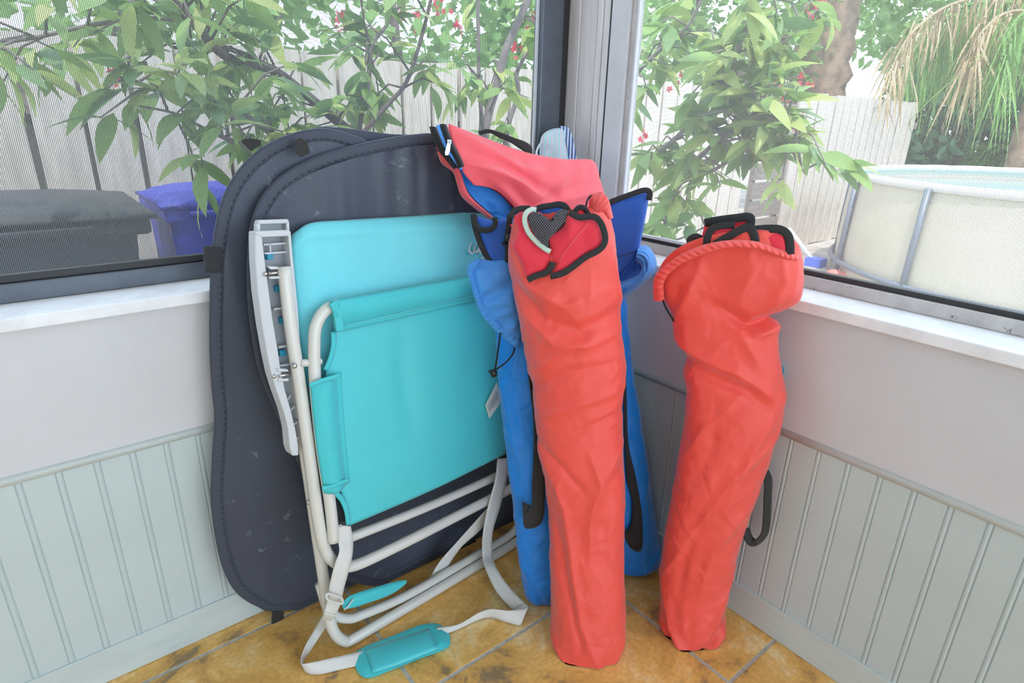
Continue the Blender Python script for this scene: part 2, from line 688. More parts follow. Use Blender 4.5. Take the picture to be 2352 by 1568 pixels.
def strokes(P, S):
    """Sum of crease profiles. P: (n,2) metric points; S: list of (polyline, amplitude, width)."""
    h = np.zeros(len(P))
    for pts, amp, wd in S:
        pts = np.array(pts, float)
        best = np.full(len(P), 1e9)
        prog = np.zeros(len(P))
        k = len(pts) - 1
        for i in range(k):
            d, t = seg_dist(P, pts[i], pts[i + 1])
            mk = d < best
            best[mk] = d[mk]
            prog[mk] = (i + t[mk]) / k
        fade = np.clip(np.sin(np.pi * np.clip(0.06 + 0.88 * prog, 0, 1)), 0, 1) ** 0.6
        g = best / wd
        h += amp * (np.exp(-g ** 2) * .55 + np.exp(-1.7 * g) * .45 if amp > 0 else np.exp(-g ** 2)) * fade
    return h


def pillow(name, outline, o, n, th_front, th_back, material, parent, rings=22, per=6, hem=0.0, hfun=None, edge=0.004):
    """A closed soft slab: outline = 3D points on a plane; swells towards n by th_front and away by th_back."""
    P = np.array(spline(outline, per, closed=True))
    c = P.mean(axis=0)
    k = len(P)
    V, F = [], []
    dd = (P[1] - P[0])
    du = P[k // 4] - c
    du = du - n * (du @ n)
    du /= np.linalg.norm(du)
    dv = np.cross(n, du)

    def prof(r):
        return (1 - r ** 4) ** 0.5
    for side, th in ((1, th_front), (-1, th_back)):
        for q in range(rings):
            r = 1 - q / rings
            for p in P:
                b = c + (p - c) * r
                off = th * prof(min(1, r)) + edge * (1 if q > 0 else 0.0)
                if hfun and side == 1 and q > 0:
                    off += hfun((b - c) @ du, (b - c) @ dv, r)
                V.append(b + n * side * off)
        V.append(c + n * side * (th + edge + (hfun(0, 0, 0) if hfun and side == 1 else 0)))
    per_side = rings * k + 1
    for s in (0, 1):
        b0 = s * per_side
        F += grid_faces(rings, k, b0, wrap=True)
        last = b0 + (rings - 1) * k
        for j in range(k):
            F.append((last + j, last + (j + 1) % k, b0 + per_side - 1))
    for j in range(k):
        j2 = (j + 1) % k
        F.append((j, j2, per_side + j2, per_side + j))
    return obj(name, V, F, material, parent)


def prism(name, pts, n, depth, material, parent=None, bev=0.0):
    """Flat-sided solid: 3D polygon pushed back along -n by depth."""
    k = len(pts)
    P = [np.asarray(p, float) for p in pts]
    V = P + [p - n * depth for p in P]
    F = [tuple(range(k)), tuple(range(k, 2 * k))[::-1]] + [(i, i + k, (i + 1) % k + k, (i + 1) % k) for i in range(k)]
    o = obj(name, V, F, material, parent, smooth=False)
    if bev:
        bevel_obj(o, bev, 2)
    return o


def sphere(c, r, seg=12, rings=8):
    V, F = [], []
    rad = r if hasattr(r, '__len__') else (r, r, r)
    for i in range(rings + 1):
        a = math.pi * i / rings
        for j in range(seg):
            b = 2 * math.pi * j / seg
            V.append((c[0] + rad[0] * math.sin(a) * math.cos(b), c[1] + rad[1] * math.sin(a) * math.sin(b), c[2] + rad[2] * math.cos(a)))
    return V, grid_faces(rings + 1, seg, 0, wrap=True)

# ================================================================== THE SETTING
GS = 0.0635            # bead spacing of the wainscot
Z_BASE, Z_RAIL0, Z_RAIL1, Z_SILL0, Z_SILL1 = 0.090, 0.5445, 0.5655, 0.847, 0.872
NEAR = -2.6            # how far the walls run towards the camera side

# floor: grout bed with separate tiles
floor = setprops(boxo('floor', (-4.2, 0.02, -4.2, 0.02, -0.06, -0.0018), 'grout'), 'tan stone-look tiled porch floor with grey grout', None, None, 'structure')
TX, TY = 0.583, 0.410
xs = [0.004] + [-0.207 - TX * k for k in range(6)]
ys = [0.004, -0.055] + [-0.055 - TY * k for k in range(1, 7)]
rt = random.Random(3)
for i in range(len(xs) - 1):
    for j in range(len(ys) - 1):
        g = 0.0048
        t = boxo('tile', (xs[i + 1] + g, xs[i] - g, ys[j + 1] + g, ys[j] - g, -0.012, rt.uniform(-0.0006, 0.0)), 'tile', floor, bev=0.0012)


def wall(side):
    """Low porch wall: backing, beadboard planks, half-round rail, white board, baseboard, sill."""
    L = side == 'left'

    def mp(t, d, z):       # t along the wall away from the corner, d into the wall (positive outwards)
        return (-t, d, z) if L else (d, -t, z)

    def bx(t0, t1, d0, d1, z0, z1):
        return (-t1, -t0, d0, d1, z0, z1) if L else (d0, d1, -t1, -t0, z0, z1)
    w = boxo('wall_' + side, bx(-0.10 if L else 0.0061, -NEAR, 0.006, 0.10, 0.0, Z_SILL0 - 0.001), 'green_paint')
    setprops(w, 'low porch wall with pale green beadboard below a white board, %s of the corner' % side, None, None, 'structure')
    off = (0.734 if L else 0.880) * GS
    prof = [(0.0, 0.0022), (0.0014, 0.0), (GS - 0.0122, 0.0), (GS - 0.0108, 0.0024), (GS - 0.0092, 0.0004), (GS - 0.0068, -0.0004), (GS - 0.0044, -0.0004), (GS - 0.0022, 0.0004), (GS - 0.0008, 0.0024), (GS - 0.0001, 0.0024)]
    # the bead sits on the corner side of the measured groove edge
    V, F = [], []
    for z in (Z_BASE, Z_RAIL0 + 0.004):
        for t, d in prof + [(GS - 0.0001, 0.0065), (0.0, 0.0065)]:
            V.append(mp(GS - t if L else t, d, z))
    k = len(prof) + 2
    F = [(i, (i + 1) % k, k + (i + 1) % k, k + i) for i in range(k)] + [tuple(range(k)), tuple(range(k, 2 * k))[::-1]]
    first = None
    nn = int((-NEAR - off) / GS)
    for i in range(-1, nn):
        t0 = off + i * GS
        if t0 < 0:
            continue
        if first is None:
            first = obj('plank', V, F, 'green_paint', w, smooth=False)
            o = first
        else:
            o = link('plank', first.data, w)
        o.location = mp(t0, 0, 0)
    boxo('panel', bx(0.0005, -NEAR, -0.001, 0.0055, Z_RAIL1 - 0.002, Z_SILL0 - 0.0005), 'white_paint', w, bev=0.0008)
    b = boxo('baseboard_' + side, bx(0.0065, -NEAR, -0.006, 0.004, 0.0005, Z_BASE), 'base_paint', None, bev=0.0015)
    setprops(b, 'pale green painted baseboard along the %s wall' % side, None, None, 'structure')
    # half-round chair rail
    V, F = [], []
    ks = 9
    for t in (0.0035, -NEAR):
        for q in range(ks):
            a = math.pi * q / (ks - 1)
            V.append(mp(t, -0.0105 * math.sin(a) ** 0.8 + 0.003, (Z_RAIL0 + Z_RAIL1) / 2 + 0.0105 * math.cos(a)))
        V.append(mp(t, 0.004, (Z_RAIL0 + Z_RAIL1) / 2))
    k = ks + 1
    F = [(i, (i + 1) % k, k + (i + 1) % k, k + i) for i in range(k)] + [tuple(range(k)), tuple(range(k, 2 * k))[::-1]]
    r = obj('trim_1' if L else 'trim_2', V, F, 'rail_paint')
    setprops(r, 'half-round grey-green chair rail moulding on the %s wall' % side, None, None, 'structure')
    return w


wall('left')
wall('right')

# ---- windows: sill, frame, screen
TOP = 2.28
w1 = setprops(boxo('window_1', (-2.6, 0.083, 0.088, 0.118, 0.8722, 0.9085), 'bronze', bev=0.002), 'dark bronze framed screen window on the left wall', None, None, 'structure')
boxo('window_sill', (-2.6, 0.12, -0.020, 0.12, Z_SILL0, Z_SILL1), 'sill_paint', w1, bev=0.003)
boxo('frame_lip', (-2.6, -0.024, 0.098, 0.116, 0.9085, 0.9235), 'bronze_dark', w1, bev=0.002)
boxo('frame_stile', (-0.024, 0.056, 0.080, 0.118, 0.873, TOP), 'bronze', w1, bev=0.003)
boxo('frame_channel', (0.056, 0.087, 0.092, 0.118, 0.873, TOP), 'bronze_dark', w1)
boxo('screen_bead', (-0.030, -0.0238, 0.096, 0.106, 0.92, TOP), 'alu_white', w1)
boxo('frame_head', (-2.6, 0.087, 0.080, 0.118, TOP, TOP + 0.05), 'bronze', w1)
v = [(-2.6, 0.104, 0.91), (-0.022, 0.104, 0.91), (-0.022, 0.104, TOP), (-2.6, 0.104, TOP)]
obj('insect_screen', v, [(0, 1, 2, 3)], 'screen_left', w1, smooth=False)

w2 = setprops(boxo('window_2', (0.090, 0.120, -2.6, -0.076, 0.8722, 0.9000), 'alu_aged', bev=0.002), 'white aluminium framed screen window on the right wall', None, None, 'structure')
boxo('window_sill', (-0.020, 0.12, -2.6, -0.0203, Z_SILL0, Z_SILL1), 'sill_paint', w2, bev=0.003)
boxo('frame_lip', (0.099, 0.118, -2.6, -0.168, 0.9000, 0.9110), 'bronze_dark', w2)
boxo('frame_stile', (0.084, 0.120, -0.142, -0.0785, 0.873, TOP), 'alu_white', w2, bev=0.0015)
boxo('frame_step', (0.094, 0.120, -0.1605, -0.1425, 0.873, TOP), 'alu_aged', w2, bev=0.001)
boxo('screen_bead', (0.092, 0.104, -0.1675, -0.1607, 0.9, TOP), 'alu_white', w2, bev=0.001)
boxo('sill_bead', (0.092, 0.104, -0.44, -0.1675, 0.911, 0.9185), 'alu_white', w2, bev=0.001)
boxo('frame_head', (0.084, 0.118, -2.6, -0.076, TOP, TOP + 0.05), 'alu_white', w2)
v = [(0.1045, -2.6, 0.905), (0.1045, -0.165, 0.905), (0.1045, -0.165, TOP), (0.1045, -2.6, TOP)]
obj('insect_screen', v, [(0, 1, 2, 3)], 'screen_right', w2, smooth=False)

# corner post with its stepped mouldings
post = boxo('trim_3', (0.0925, 0.18, -0.0775, 0.16, 0.8725, TOP + 0.06), 'post_paint')
setprops(post, 'white painted corner post with stepped mouldings between the windows', None, None, 'structure')
boxo('moulding', (0.087, 0.0925, 0.046, 0.090, 0.873, TOP), 'post_paint', post, bev=0.0015)
boxo('moulding', (0.089, 0.0925, -0.020, 0.040, 0.873, TOP), 'post_paint', post, bev=0.0015)
boxo('moulding', (0.086, 0.0925, -0.044, -0.0235, 0.873, TOP), 'post_paint', post, bev=0.002)
boxo('moulding', (0.088, 0.0925, -0.0715, -0.0465, 0.873, TOP), 'post_paint', post, bev=0.0015)
boxo('seal_strip', (0.0855, 0.0925, -0.0778, -0.0722, 0.873, TOP), 'bronze_dark', post)

hw = setprops(boxo('wall_light_block', (-3.1, -2.95, -4.4, 0.10, 0.0, TOP + 0.059), 'white_paint'), 'unseen white wall added at the far side to block light from the right wall', None, None, 'structure')  # out-of-view wall, added to cut light from the far side and grey the right wall
ceil = setprops(boxo('ceiling', (-4.6, 0.20, -4.6, 0.20, TOP + 0.06, TOP + 0.20), 'ceiling_paint'), 'white porch ceiling over the corner', None, None, 'structure')

# ================================================================== OUTSIDE
ground = setprops(boxo('ground', (-14, 26, -14, 26, -0.30, -0.062), 'ground'), 'pale grey sandy ground of the yard', None, None, 'structure')
GZ = -0.062

# ---- shadowbox fence along the back of the yard
FY = 1.86
fence = empty('picket_fence', (2.0, FY, GZ), 'weathered pale wooden board fence along the back of the yard', 'fence')
rf = random.Random(11)
V, F = box(-0.084, 0.084, -0.009, 0.009, 0, 1.55)
pm = [mesh('picket', V, F, False) for _ in range(1)][0]
pm.materials.append(MATS['wood_fence'])
x = -2.4
PITCH_F = 0.187
while x < 4.0:
    link('picket', pm, fence, (x, FY - 0.02, GZ + rf.uniform(0, 0.015)), (0, rf.uniform(-0.006, 0.006), 0))
    link('picket', pm, fence, (x + PITCH_F / 2, FY + 0.045, GZ + rf.uniform(0, 0.015)), (0, rf.uniform(-0.006, 0.006), 0))
    x += PITCH_F
for z in (0.25, 1.25):
    boxo('rail', (-2.5, 4.2, FY - 0.0105, FY + 0.0355, GZ + z, GZ + z + 0.08), 'wood_dark', fence)
x = 4.95
while x < 7.85:
    link('picket', pm, fence, (x, FY - 0.02, GZ + rf.uniform(0, 0.02)), (0, rf.uniform(-0.008, 0.008), 0))
    link('picket', pm, fence, (x + PITCH_F / 2, FY + 0.045, GZ + rf.uniform(0, 0.02)), (0, rf.uniform(-0.008, 0.008), 0))
    x += PITCH_F
for z in (0.25, 1.25):
    boxo('rail', (4.88, 8.0, FY - 0.0105, FY + 0.0355, GZ + z, GZ + z + 0.08), 'wood_dark', fence)

gate = empty('fence_gate', (4.6, FY, GZ), 'dark grey gate of horizontal boards set in the picket fence', 'gate')
for i in range(9):
    boxo('board', (4.27, 4.86, FY - 0.012, FY + 0.012, GZ + 0.04 + i * 0.18, GZ + 0.195 + i * 0.18), 'wood_dark', gate)
for xx in (4.28, 4.80):
    boxo('upright', (xx, xx + 0.06, FY + 0.013, FY + 0.05, GZ, GZ + 1.65), 'wood_dark', gate)

# ---- rubbish bins under the left window


def bin_(name, c, sx, sy, h, material, label, rz=0.0, lid_mat=None):
    e = empty(name, (c[0], c[1], GZ), label, 'bin')
    e.rotation_euler = (0, 0, 0)

    def P(a, b, z):
        ca, sa = math.cos(rz), math.sin(rz)
        return (c[0] + a * ca - b * sa, c[1] + a * sa + b * ca, GZ + z)
    V = [P(s * sx * .40, t * sy * .40, 0.04) for s, t in ((-1, -1), (1, -1), (1, 1), (-1, 1))] + [P(s * sx * .5, t * sy * .5, h) for s, t in ((-1, -1), (1, -1), (1, 1), (-1, 1))]
    F = [(0, 3, 2, 1), (4, 5, 6, 7), (0, 1, 5, 4), (1, 2, 6, 5), (2, 3, 7, 6), (3, 0, 4, 7)]
    bevel_obj(obj('body', V, F, material, e, smooth=False), 0.02, 2)
    V = [P(s * sx * .54, t * sy * .54, h - 0.05) for s, t in ((-1, -1), (1, -1), (1, 1), (-1, 1))] + [P(s * sx * .54, t * sy * .54, h + 0.005) for s, t in ((-1, -1), (1, -1), (1, 1), (-1, 1))]
    bevel_obj(obj('rim', V, F, material, e, smooth=False), 0.012, 2)
    # domed lid
    G = []
    for i in range(9):
        row = []
        for j in range(9):
            a, b = (j / 8 - .5), (i / 8 - .5)
            z = h + 0.012 + 0.045 * (1 - (2 * a) ** 4) * (1 - (2 * b) ** 4)
            row.append(P(a * sx * 1.12, b * sy * 1.12, z))
        G.append(row)
    obj('lid', *thick_grid(np.array(G), 0.012), lid_mat or material, e)
    obj('handle', *tube([P(-sx * .35, -sy * .60, h - 0.02), P(sx * .35, -sy * .60, h - 0.02)], 0.014, 8), material, e)
    for s in (-1, 1):
        obj('wheel', *tube([P(s * sx * .36, sy * .38, 0.11), P(s * sx * .46, sy * .38, 0.11)], 0.11, 16), 'black_plastic', e)
    return e


bin_('wheeled_bin', (-1.41, 1.22, 0), 0.84, 0.62, 0.955, 'bin_grey', 'dark grey wheeled rubbish bin outside under the left window')
bin_('recycling_bin', (-0.645, 1.42, 0), 0.42, 0.50, 0.94, 'bin_blue', 'bright blue recycling bin standing beside the dark bin outside')

# ---- above-ground pool
PC, PR, PZ = np.array([5.28, -0.33]), 1.58, 0.82
pool = empty('frame_pool', (PC[0], PC[1], GZ), 'round above-ground frame pool with cream wall in the yard', 'pool')
V, F = [], []
ns = 64
for z, r in ((GZ, PR * 1.0), (GZ + .3, PR * 1.012), (GZ + .6, PR * 1.006), (PZ, PR)):
    for j in range(ns):
        a = 2 * math.pi * j / ns
        V.append((PC[0] + r * math.cos(a), PC[1] + r * math.sin(a), z))
F = grid_faces(4, ns, 0, True)
obj('liner', V, F, 'pool_wall', pool)
V = [(PC[0], PC[1], PZ - 0.10)] + [(PC[0] + PR * .99 * math.cos(2 * math.pi * j / ns), PC[1] + PR * .99 * math.sin(2 * math.pi * j / ns), PZ - 0.10) for j in range(ns)]
obj('water', V, [(0, j + 1, (j + 1) % ns + 1) for j in range(ns)], 'pool_water', pool)
obj('rim_tube', *tube([(PC[0] + PR * math.cos(2 * math.pi * j / ns), PC[1] + PR * math.sin(2 * math.pi * j / ns), PZ) for j in range(ns)], 0.032, 10, closed=True), 'pool_rim', pool)
for j in range(12):
    a = 2 * math.pi * (j + 0.34) / 12
    q = lambda r, z: (PC[0] + r * math.cos(a), PC[1] + r * math.sin(a), z)
    obj('upright', *tube([q(PR + .045, GZ), q(PR + .042, .4), q(PR + .03, PZ - .01)], 0.024, 8), 'pool_metal', pool)
obj('band', *tube([(PC[0] + (PR + .05) * math.cos(2 * math.pi * j / ns), PC[1] + (PR + .05) * math.sin(2 * math.pi * j / ns), GZ + 0.16) for j in range(ns)], 0.022, 6, closed=True), 'pool_metal', pool)

# brush leaning on the pool, and a bath toy on the ground
b0, b1 = onax(1815, 528, 2, 0.22), onax(1868, 598, 2, GZ + .05)
brush = empty('pool_brush', b1, 'white pole with a blue brush head lying by the pool', 'brush')
obj('pole', *tube([b0 + (b0 - b1) * .05, b0, b1], 0.018, 8), 'white_plastic', brush)
obj('brush_head', *box(b1[0] - .07, b1[0] + .07, b1[1] - .10, b1[1] + .05, GZ + .001, b1[2] + .03), 'brush_blue', brush, smooth=False)
t0 = onax(1955, 633, 2, GZ + .05) + np.array([-.10, .09, 0])
toy = empty('bath_toy', t0, 'small pink beach toy lying in front of the pool', 'toy')
obj('shell', *sphere(t0, (.06, .085, .05)), 'toy_pink', toy)
obj('foot', *sphere(t0 + np.array([-.03, -.06, -.02]), (.03, .03, .03)), 'toy_pink', toy)
obj('foot', *sphere(t0 + np.array([-.03, .06, -.02]), (.03, .03, .03)), 'toy_pink', toy)

# ---- plants


def leaf_mesh(name, L, Wd, material, droop=0.25, fold=0.12):
    V, F = [], []
    n = 6
    for i in range(n + 1):
        t = i / n
        w = Wd * 0.5 * (math.sin(math.pi * min(1, t ** 0.85)) ** 0.8) * (1 - 0.25 * t)
        z = -droop * L * t * t
        V += [(L * t, -w, z + fold * w), (L * t, 0, z), (L * t, w, z + fold * w)]
    for i in range(n):
        a = i * 3
        F += [(a, a + 3, a + 4, a + 1), (a + 1, a + 4, a + 5, a + 2)]
    me = mesh(name, V, F)
    me.materials.append(MATS[material])
    return me


LEAVES = [leaf_mesh('leaf', 0.13, 0.050, 'leaf', 0.30), leaf_mesh('leaf', 0.115, 0.048, 'leaf_dark', 0.20), leaf_mesh('leaf', 0.12, 0.046, 'leaf_pale', 0.45)]


def euler_from(xdir, roll, rnd):
    x = Vector(xdir).normalized()
    up = Vector((rnd.uniform(-.5, .5), rnd.uniform(-.5, .5), 1)).normalized()
    y = up.cross(x)
    if y.length < 1e-3:
        y = Vector((0, 1, 0))
    y.normalize()
    z = x.cross(y)
    M = Matrix((x, y, z)).transposed()
    return (M @ Matrix.Rotation(roll, 3, 'X')).to_euler()


def shrub(name, label, branches, twigs_per_m, seed, limit=300, leaf_scale=1.0, spread=0.28, leaves_per=7, dens=None, pale=0.3, root=None):
    """branches: list of (3D polyline, r0, r1, material). Leaves stand in rosettes on twigs."""
    rnd = random.Random(seed)
    root = branches[0][0][0] if root is None else root
    e = empty(name, root, label, 'shrub')
    LV = []
    for pts, r0, r1, mt, leafy in branches:
        P = spline(pts, 6)
        obj('branch', *tube(P, np.linspace(r0, r1, len(P)), 8), mt, e)
        if not leafy:
            continue
        Ln = sum(np.linalg.norm(P[i + 1] - P[i]) for i in range(len(P) - 1))
        TV, TF = [], []
        for _ in range(int(Ln * twigs_per_m * leafy)):
            i = rnd.randrange(len(P))
            s = P[i]
            d = np.array([rnd.gauss(0, 1), rnd.gauss(0, 1), rnd.gauss(0.25, .8)])
            d /= np.linalg.norm(d)
            L = rnd.uniform(.3, 1.0) * spread
            mid = s + d * L * .5 + np.array([0, 0, 0.03])
            tip = s + d * L
            if dens and not dens(tip):
                continue
            v, f = tube([s, mid, tip], [0.0045, 0.0035, 0.002], 5)
            b = len(TV)
            TV += v
            TF += [tuple(b + q for q in ff) for ff in f]
            for q in range(rnd.randint(leaves_per - 3, leaves_per + 1)):
                t = rnd.uniform(.45, 1.0)
                pos = s + (tip - s) * t
                a = rnd.uniform(0, 2 * math.pi)
                dd = np.array([math.cos(a), math.sin(a), rnd.uniform(-.9, .45)]) + d * .5
                mi = 2 if rnd.random() < pale else rnd.choice((0, 0, 1))
                LV.append((pos, dd, mi, rnd.uniform(.7, 1.15) * leaf_scale, rnd.uniform(-.6, .6)))
        if TV:
            obj('twig', TV, TF, mt, e)
    rnd.shuffle(LV)
    LV.sort(key=lambda l: np.linalg.norm(l[0] - CAM))
    rest = []
    for k, (pos, dd, mi, sc, ro) in enumerate(LV):
        if k < limit:
            link('leaf', LEAVES[mi], e, Vector(pos), euler_from(dd, ro, rnd), (sc, sc, sc))
        else:
            rest.append((pos, dd, mi, sc, ro))
    if rest:
        V, F, MI = [], [], []
        for pos, dd, mi, sc, ro in rest:
            M = Matrix.Translation(Vector(pos)) @ euler_from(dd, ro, rnd).to_matrix().to_4x4() @ Matrix.Scale(sc, 4)
            b = len(V)
            V += [M @ vv.co for vv in LEAVES[mi].vertices]
            for p in LEAVES[mi].polygons:
                F.append(tuple(b + q for q in p.vertices))
                MI.append(mi)
        o = obj('foliage', V, F, 'leaf', e, fix=False)
        o.data.materials.append(MATS['leaf_dark'])
        o.data.materials.append(MATS['leaf_pale'])
        o.data.polygons.foreach_set('material_index', MI)
        o['kind'] = 'stuff'
    return e


def YP(y, *pts):
    return [onax(px, py, 1, y + dy) for px, py, dy in pts]


def XP(x, *pts):
    return [onax(px, py, 0, x + dx) for px, py, dx in pts]


br = [
    (YP(0.95, (1010, 470, 0.1), (900, 370, .05), (790, 290, 0), (700, 215, 0), (625, 160, -.05), (520, 130, -.1), (450, 60, -.1), (390, -10, -.1), (330, -90, -.1)), 0.022, 0.010, 'bark_dark', 0.9),
    (YP(0.95, (625, 160, -.05), (560, 125, 0), (480, 100, .05), (400, 110, .05)), 0.012, 0.005, 'bark_dark', 0.8),
    (YP(0.9, (700, 420, .1), (640, 330, 0), (560, 260, -.1), (440, 210, -.15), (340, 200, -.2), (260, 170, -.2)), 0.010, 0.004, 'bark', 0.7),
    (YP(0.8, (640, 380, .1), (540, 330, 0), (460, 290, -.1), (400, 260, -.1), (300, 240, -.1)), 0.007, 0.003, 'bark', 0.6),
    (YP(0.9, (480, 60, .0), (340, 40, 0), (200, 60, 0), (60, 90, 0), (-60, 100, 0)), 0.008, 0.004, 'bark', 0.9),
    (YP(1.0, (820, 420, 0), (828, 280, 0), (845, 200, 0), (853, 110, 0), (890, 55, 0), (925, 0, 0), (960, -70, 0)), 0.011, 0.005, 'bark', 0.7),
    (YP(1.0, (853, 110, 0), (838, 60, 0), (830, 0, 0), (825, -60, 0)), 0.006, 0.003, 'bark_dark', 0.7),
    (YP(0.8, (770, 380, 0), (845, 292, 0), (900, 230, 0), (930, 195, 0), (955, 130, 0), (985, 20, 0), (1000, -60, 0)), 0.010, 0.006, 'bark_dark', 0.45),
    (YP(1.0, (1090, 470, 0), (1105, 290, 0), (1100, 180, 0), (1098, 40, 0), (1095, -50, 0)), 0.011, 0.007, 'bark', 0.4),
    (YP(0.9, (1100, 420, 0), (1118, 280, 0), (1140, 200, 0), (1160, 120, 0), (1195, 40, 0), (1225, -30, 0)), 0.020, 0.015, 'bark', 0.4),
    (YP(1.1, (1150, 420, 0), (1165, 300, 0), (1190, 215, 0), (1188, 165, 0), (1225, 100, 0), (1260, 60, 0)), 0.013, 0.008, 'bark', 0.4),
]
shrub('flowering_tree', 'tree with grey branches and hanging leaves outside the left window', br, 26, 5, spread=0.27, leaves_per=6, leaf_scale=1.12, root=onax(1010, 470, 1, 1.05) * np.array([1, 1, 0]) + np.array([0, 0, GZ]))

br = [
    (XP(0.85, (1500, 700, .2), (1520, 560, .1), (1560, 420, 0), (1640, 330, 0), (1700, 290, 0), (1760, 230, 0)), 0.014, 0.005, 'bark', 1.0),
    (XP(0.80, (1470, 380, .0), (1560, 310, 0), (1640, 210, 0), (1690, 120, 0), (1730, 30, 0), (1760, -60, 0)), 0.011, 0.005, 'bark', 1.1),
    (XP(0.75, (1460, 170, .0), (1520, 110, 0), (1580, 60, 0), (1620, -20, 0)), 0.009, 0.004, 'bark', 1.3),
    (XP(0.85, (1560, 420, 0), (1640, 390, 0), (1720, 340, 0), (1790, 300, 0), (1840, 290, 0)), 0.008, 0.004, 'bark', 1.1),
    (XP(0.90, (1640, 210, 0), (1720, 170, 0), (1790, 110, 0), (1840, 60, 0)), 0.008, 0.004, 'bark', 1.1),
    (XP(0.90, (1790, 300, 0), (1820, 350, 0), (1850, 400, 0)), 0.005, 0.003, 'bark', 1.0),
    (XP(0.85, (1520, 560, .1), (1570, 545, 0), (1620, 520, 0)), 0.005, 0.003, 'bark', 0.5),
]
shrub('flowering_shrub', 'leafy shrub with drooping green leaves and red flowers outside the right window', br, 34, 8, spread=0.24, leaves_per=6, pale=0.4, leaf_scale=1.1, root=onax(1500, 700, 0, 1.05) * np.array([1, 1, 0]) + np.array([0, 0, GZ]))

rp = random.Random(21)
PET = None
FLOWERS = [(1847, 195, 0, 1.1, 'largest red blossom cluster hanging free at the right of the shrub, before the fence top'), (1795, 230, 0, 1.05, 'red blossoms at the right tips of the shrub, below its largest cluster'),
           (1822, 270, 0, 1.1, 'lowest red blossoms at the right tips of the shrub, before the fence gate'), (1800, 205, 0, 1.2, 'small red blossoms just left of the largest cluster'),
           (1540, 180, 0, 1.1, 'red blossoms deep in the shrub near the white window frame'), (1480, 315, 0, 1.0, 'red blossoms low in the shrub right beside the white window frame'),
           (1870, 15, 0, 1.2, 'red blossoms at the top of the right window, before the thick palm trunk'), (790, 45, 1, 1.2, 'red blossoms above the middle of the black cases'),
           (1005, 15, 1, 1.2, 'red blossoms at the top of the left window above the zip bag'), (1235, 30, 1, 1.1, 'upper red blossoms beside the dark window frame stile'),
           (1228, 75, 1, 1.1, 'lower red blossoms beside the dark window frame stile'), (1180, 110, 1, 1.2, 'red blossoms between the two thick grey branches near the stile'),
           (260, 170, 1, 1.0, 'leftmost red blossoms, above the dark grey bin'), (1060, 50, 1, 1.2, 'red blossoms left of the thick grey branches'), (950, 40, 1, 1.3, 'red blossoms beside the thin dark leaning branch')]
for fx, fy, fa, fv, fl in FLOWERS:
    p = onax(fx, fy, fa, fv)
    e = empty('red_flower', p, fl, 'flower', 'red blossoms on the shrubs')
    if PET is None:
        V, F = [], []
        for q in range(5):
            a = 2 * math.pi * q / 5
            b = len(V)
            c, s = math.cos(a), math.sin(a)
            V += [(0, 0, 0), (c * .008 - s * .005, s * .008 + c * .005, .004), (c * .016, s * .016, .002), (c * .008 + s * .005, s * .008 - c * .005, .004)]
            F.append((b, b + 1, b + 2, b + 3))
        PET = mesh('blossom', V, F)
        PET.materials.append(MATS['petal'])
    for q in range(9):
        link('blossom', PET, e, Vector(p) + Vector([rp.gauss(0, .022) for _ in range(3)]), (rp.uniform(0, 3), rp.uniform(0, 3), rp.uniform(0, 3)), [rp.uniform(.7, 1.2)] * 3)


def hedge(name, label, cx, cy, cz, rx, ry, rz, n, material, seed, leaf=(0.14, 0.05), cat='tree'):
    """A far bush: trunk and an uncountable mass of leaves."""
    rnd = random.Random(seed)
    e = empty(name, (cx, cy, GZ), label, cat)
    obj('trunk', *tube([(cx, cy, GZ), (cx + .05, cy, cz * .6), (cx, cy + .05, cz)], [.07, .05, .03], 8), 'bark_dark', e)
    V, F = [], []
    for _ in range(n):
        d = Vector((rnd.gauss(0, 1), rnd.gauss(0, 1), rnd.gauss(0, 1))).normalized()
        r = rnd.uniform(.35, 1) ** .5
        p = Vector((cx + d.x * rx * r, cy + d.y * ry * r, max(GZ + .02, cz + d.z * rz * r)))
        u = Vector((rnd.gauss(0, 1), rnd.gauss(0, 1), rnd.gauss(-.4, .6))).normalized()
        w = u.cross(Vector((rnd.gauss(0, 1), rnd.gauss(0, 1), rnd.gauss(0, 1)))).normalized()
        L, Wd = leaf[0] * rnd.uniform(.6, 1.3), leaf[1] * rnd.uniform(.6, 1.2)
        b = len(V)
        V += [p, p + u * L * .5 + w * Wd, p + u * L, p + u * L * .5 - w * Wd]
        F.append((b, b + 1, b + 2, b + 3))
    o = obj('foliage', V, F, material, e, fix=False)
    o['kind'] = 'stuff'
    return e


hedge('garden_tree', 'pale green tree beyond the fence behind the left window', -0.6, 3.6, 2.5, 1.5, 0.9, 1.3, 2200, 'hedge', 1)
hedge('garden_tree', 'loose green tree beyond the fence behind the corner post', 1.6, 3.9, 2.2, 1.7, 0.9, 1.1, 1800, 'hedge', 2)
hedge('garden_tree', 'green tree beyond the fence behind the flowering shrub', 4.0, 4.2, 2.4, 1.6, 0.9, 1.6, 2400, 'hedge', 3)
hedge('garden_tree', 'dense tree beyond the fence left of the palms', 7.2, 4.0, 2.6, 1.9, 1.0, 1.6, 4200, 'hedge', 4)
hedge('garden_tree', 'dark green thicket behind the pool and the palms', 11.0, 2.2, 1.0, 1.5, 1.3, 1.7, 7000, 'hedge_dark', 5, (0.22, 0.06))
hedge('garden_tree', 'dark green thicket at the right edge behind the pool', 11.5, -0.6, 1.2, 1.5, 1.5, 2.0, 7000, 'hedge_dark', 6, (0.22, 0.06))
hedge('garden_tree', 'tall bright tree high behind the palms', 13.5, 3.0, 4.0, 3.0, 3.0, 2.0, 5000, 'hedge', 7, (0.25, 0.08))


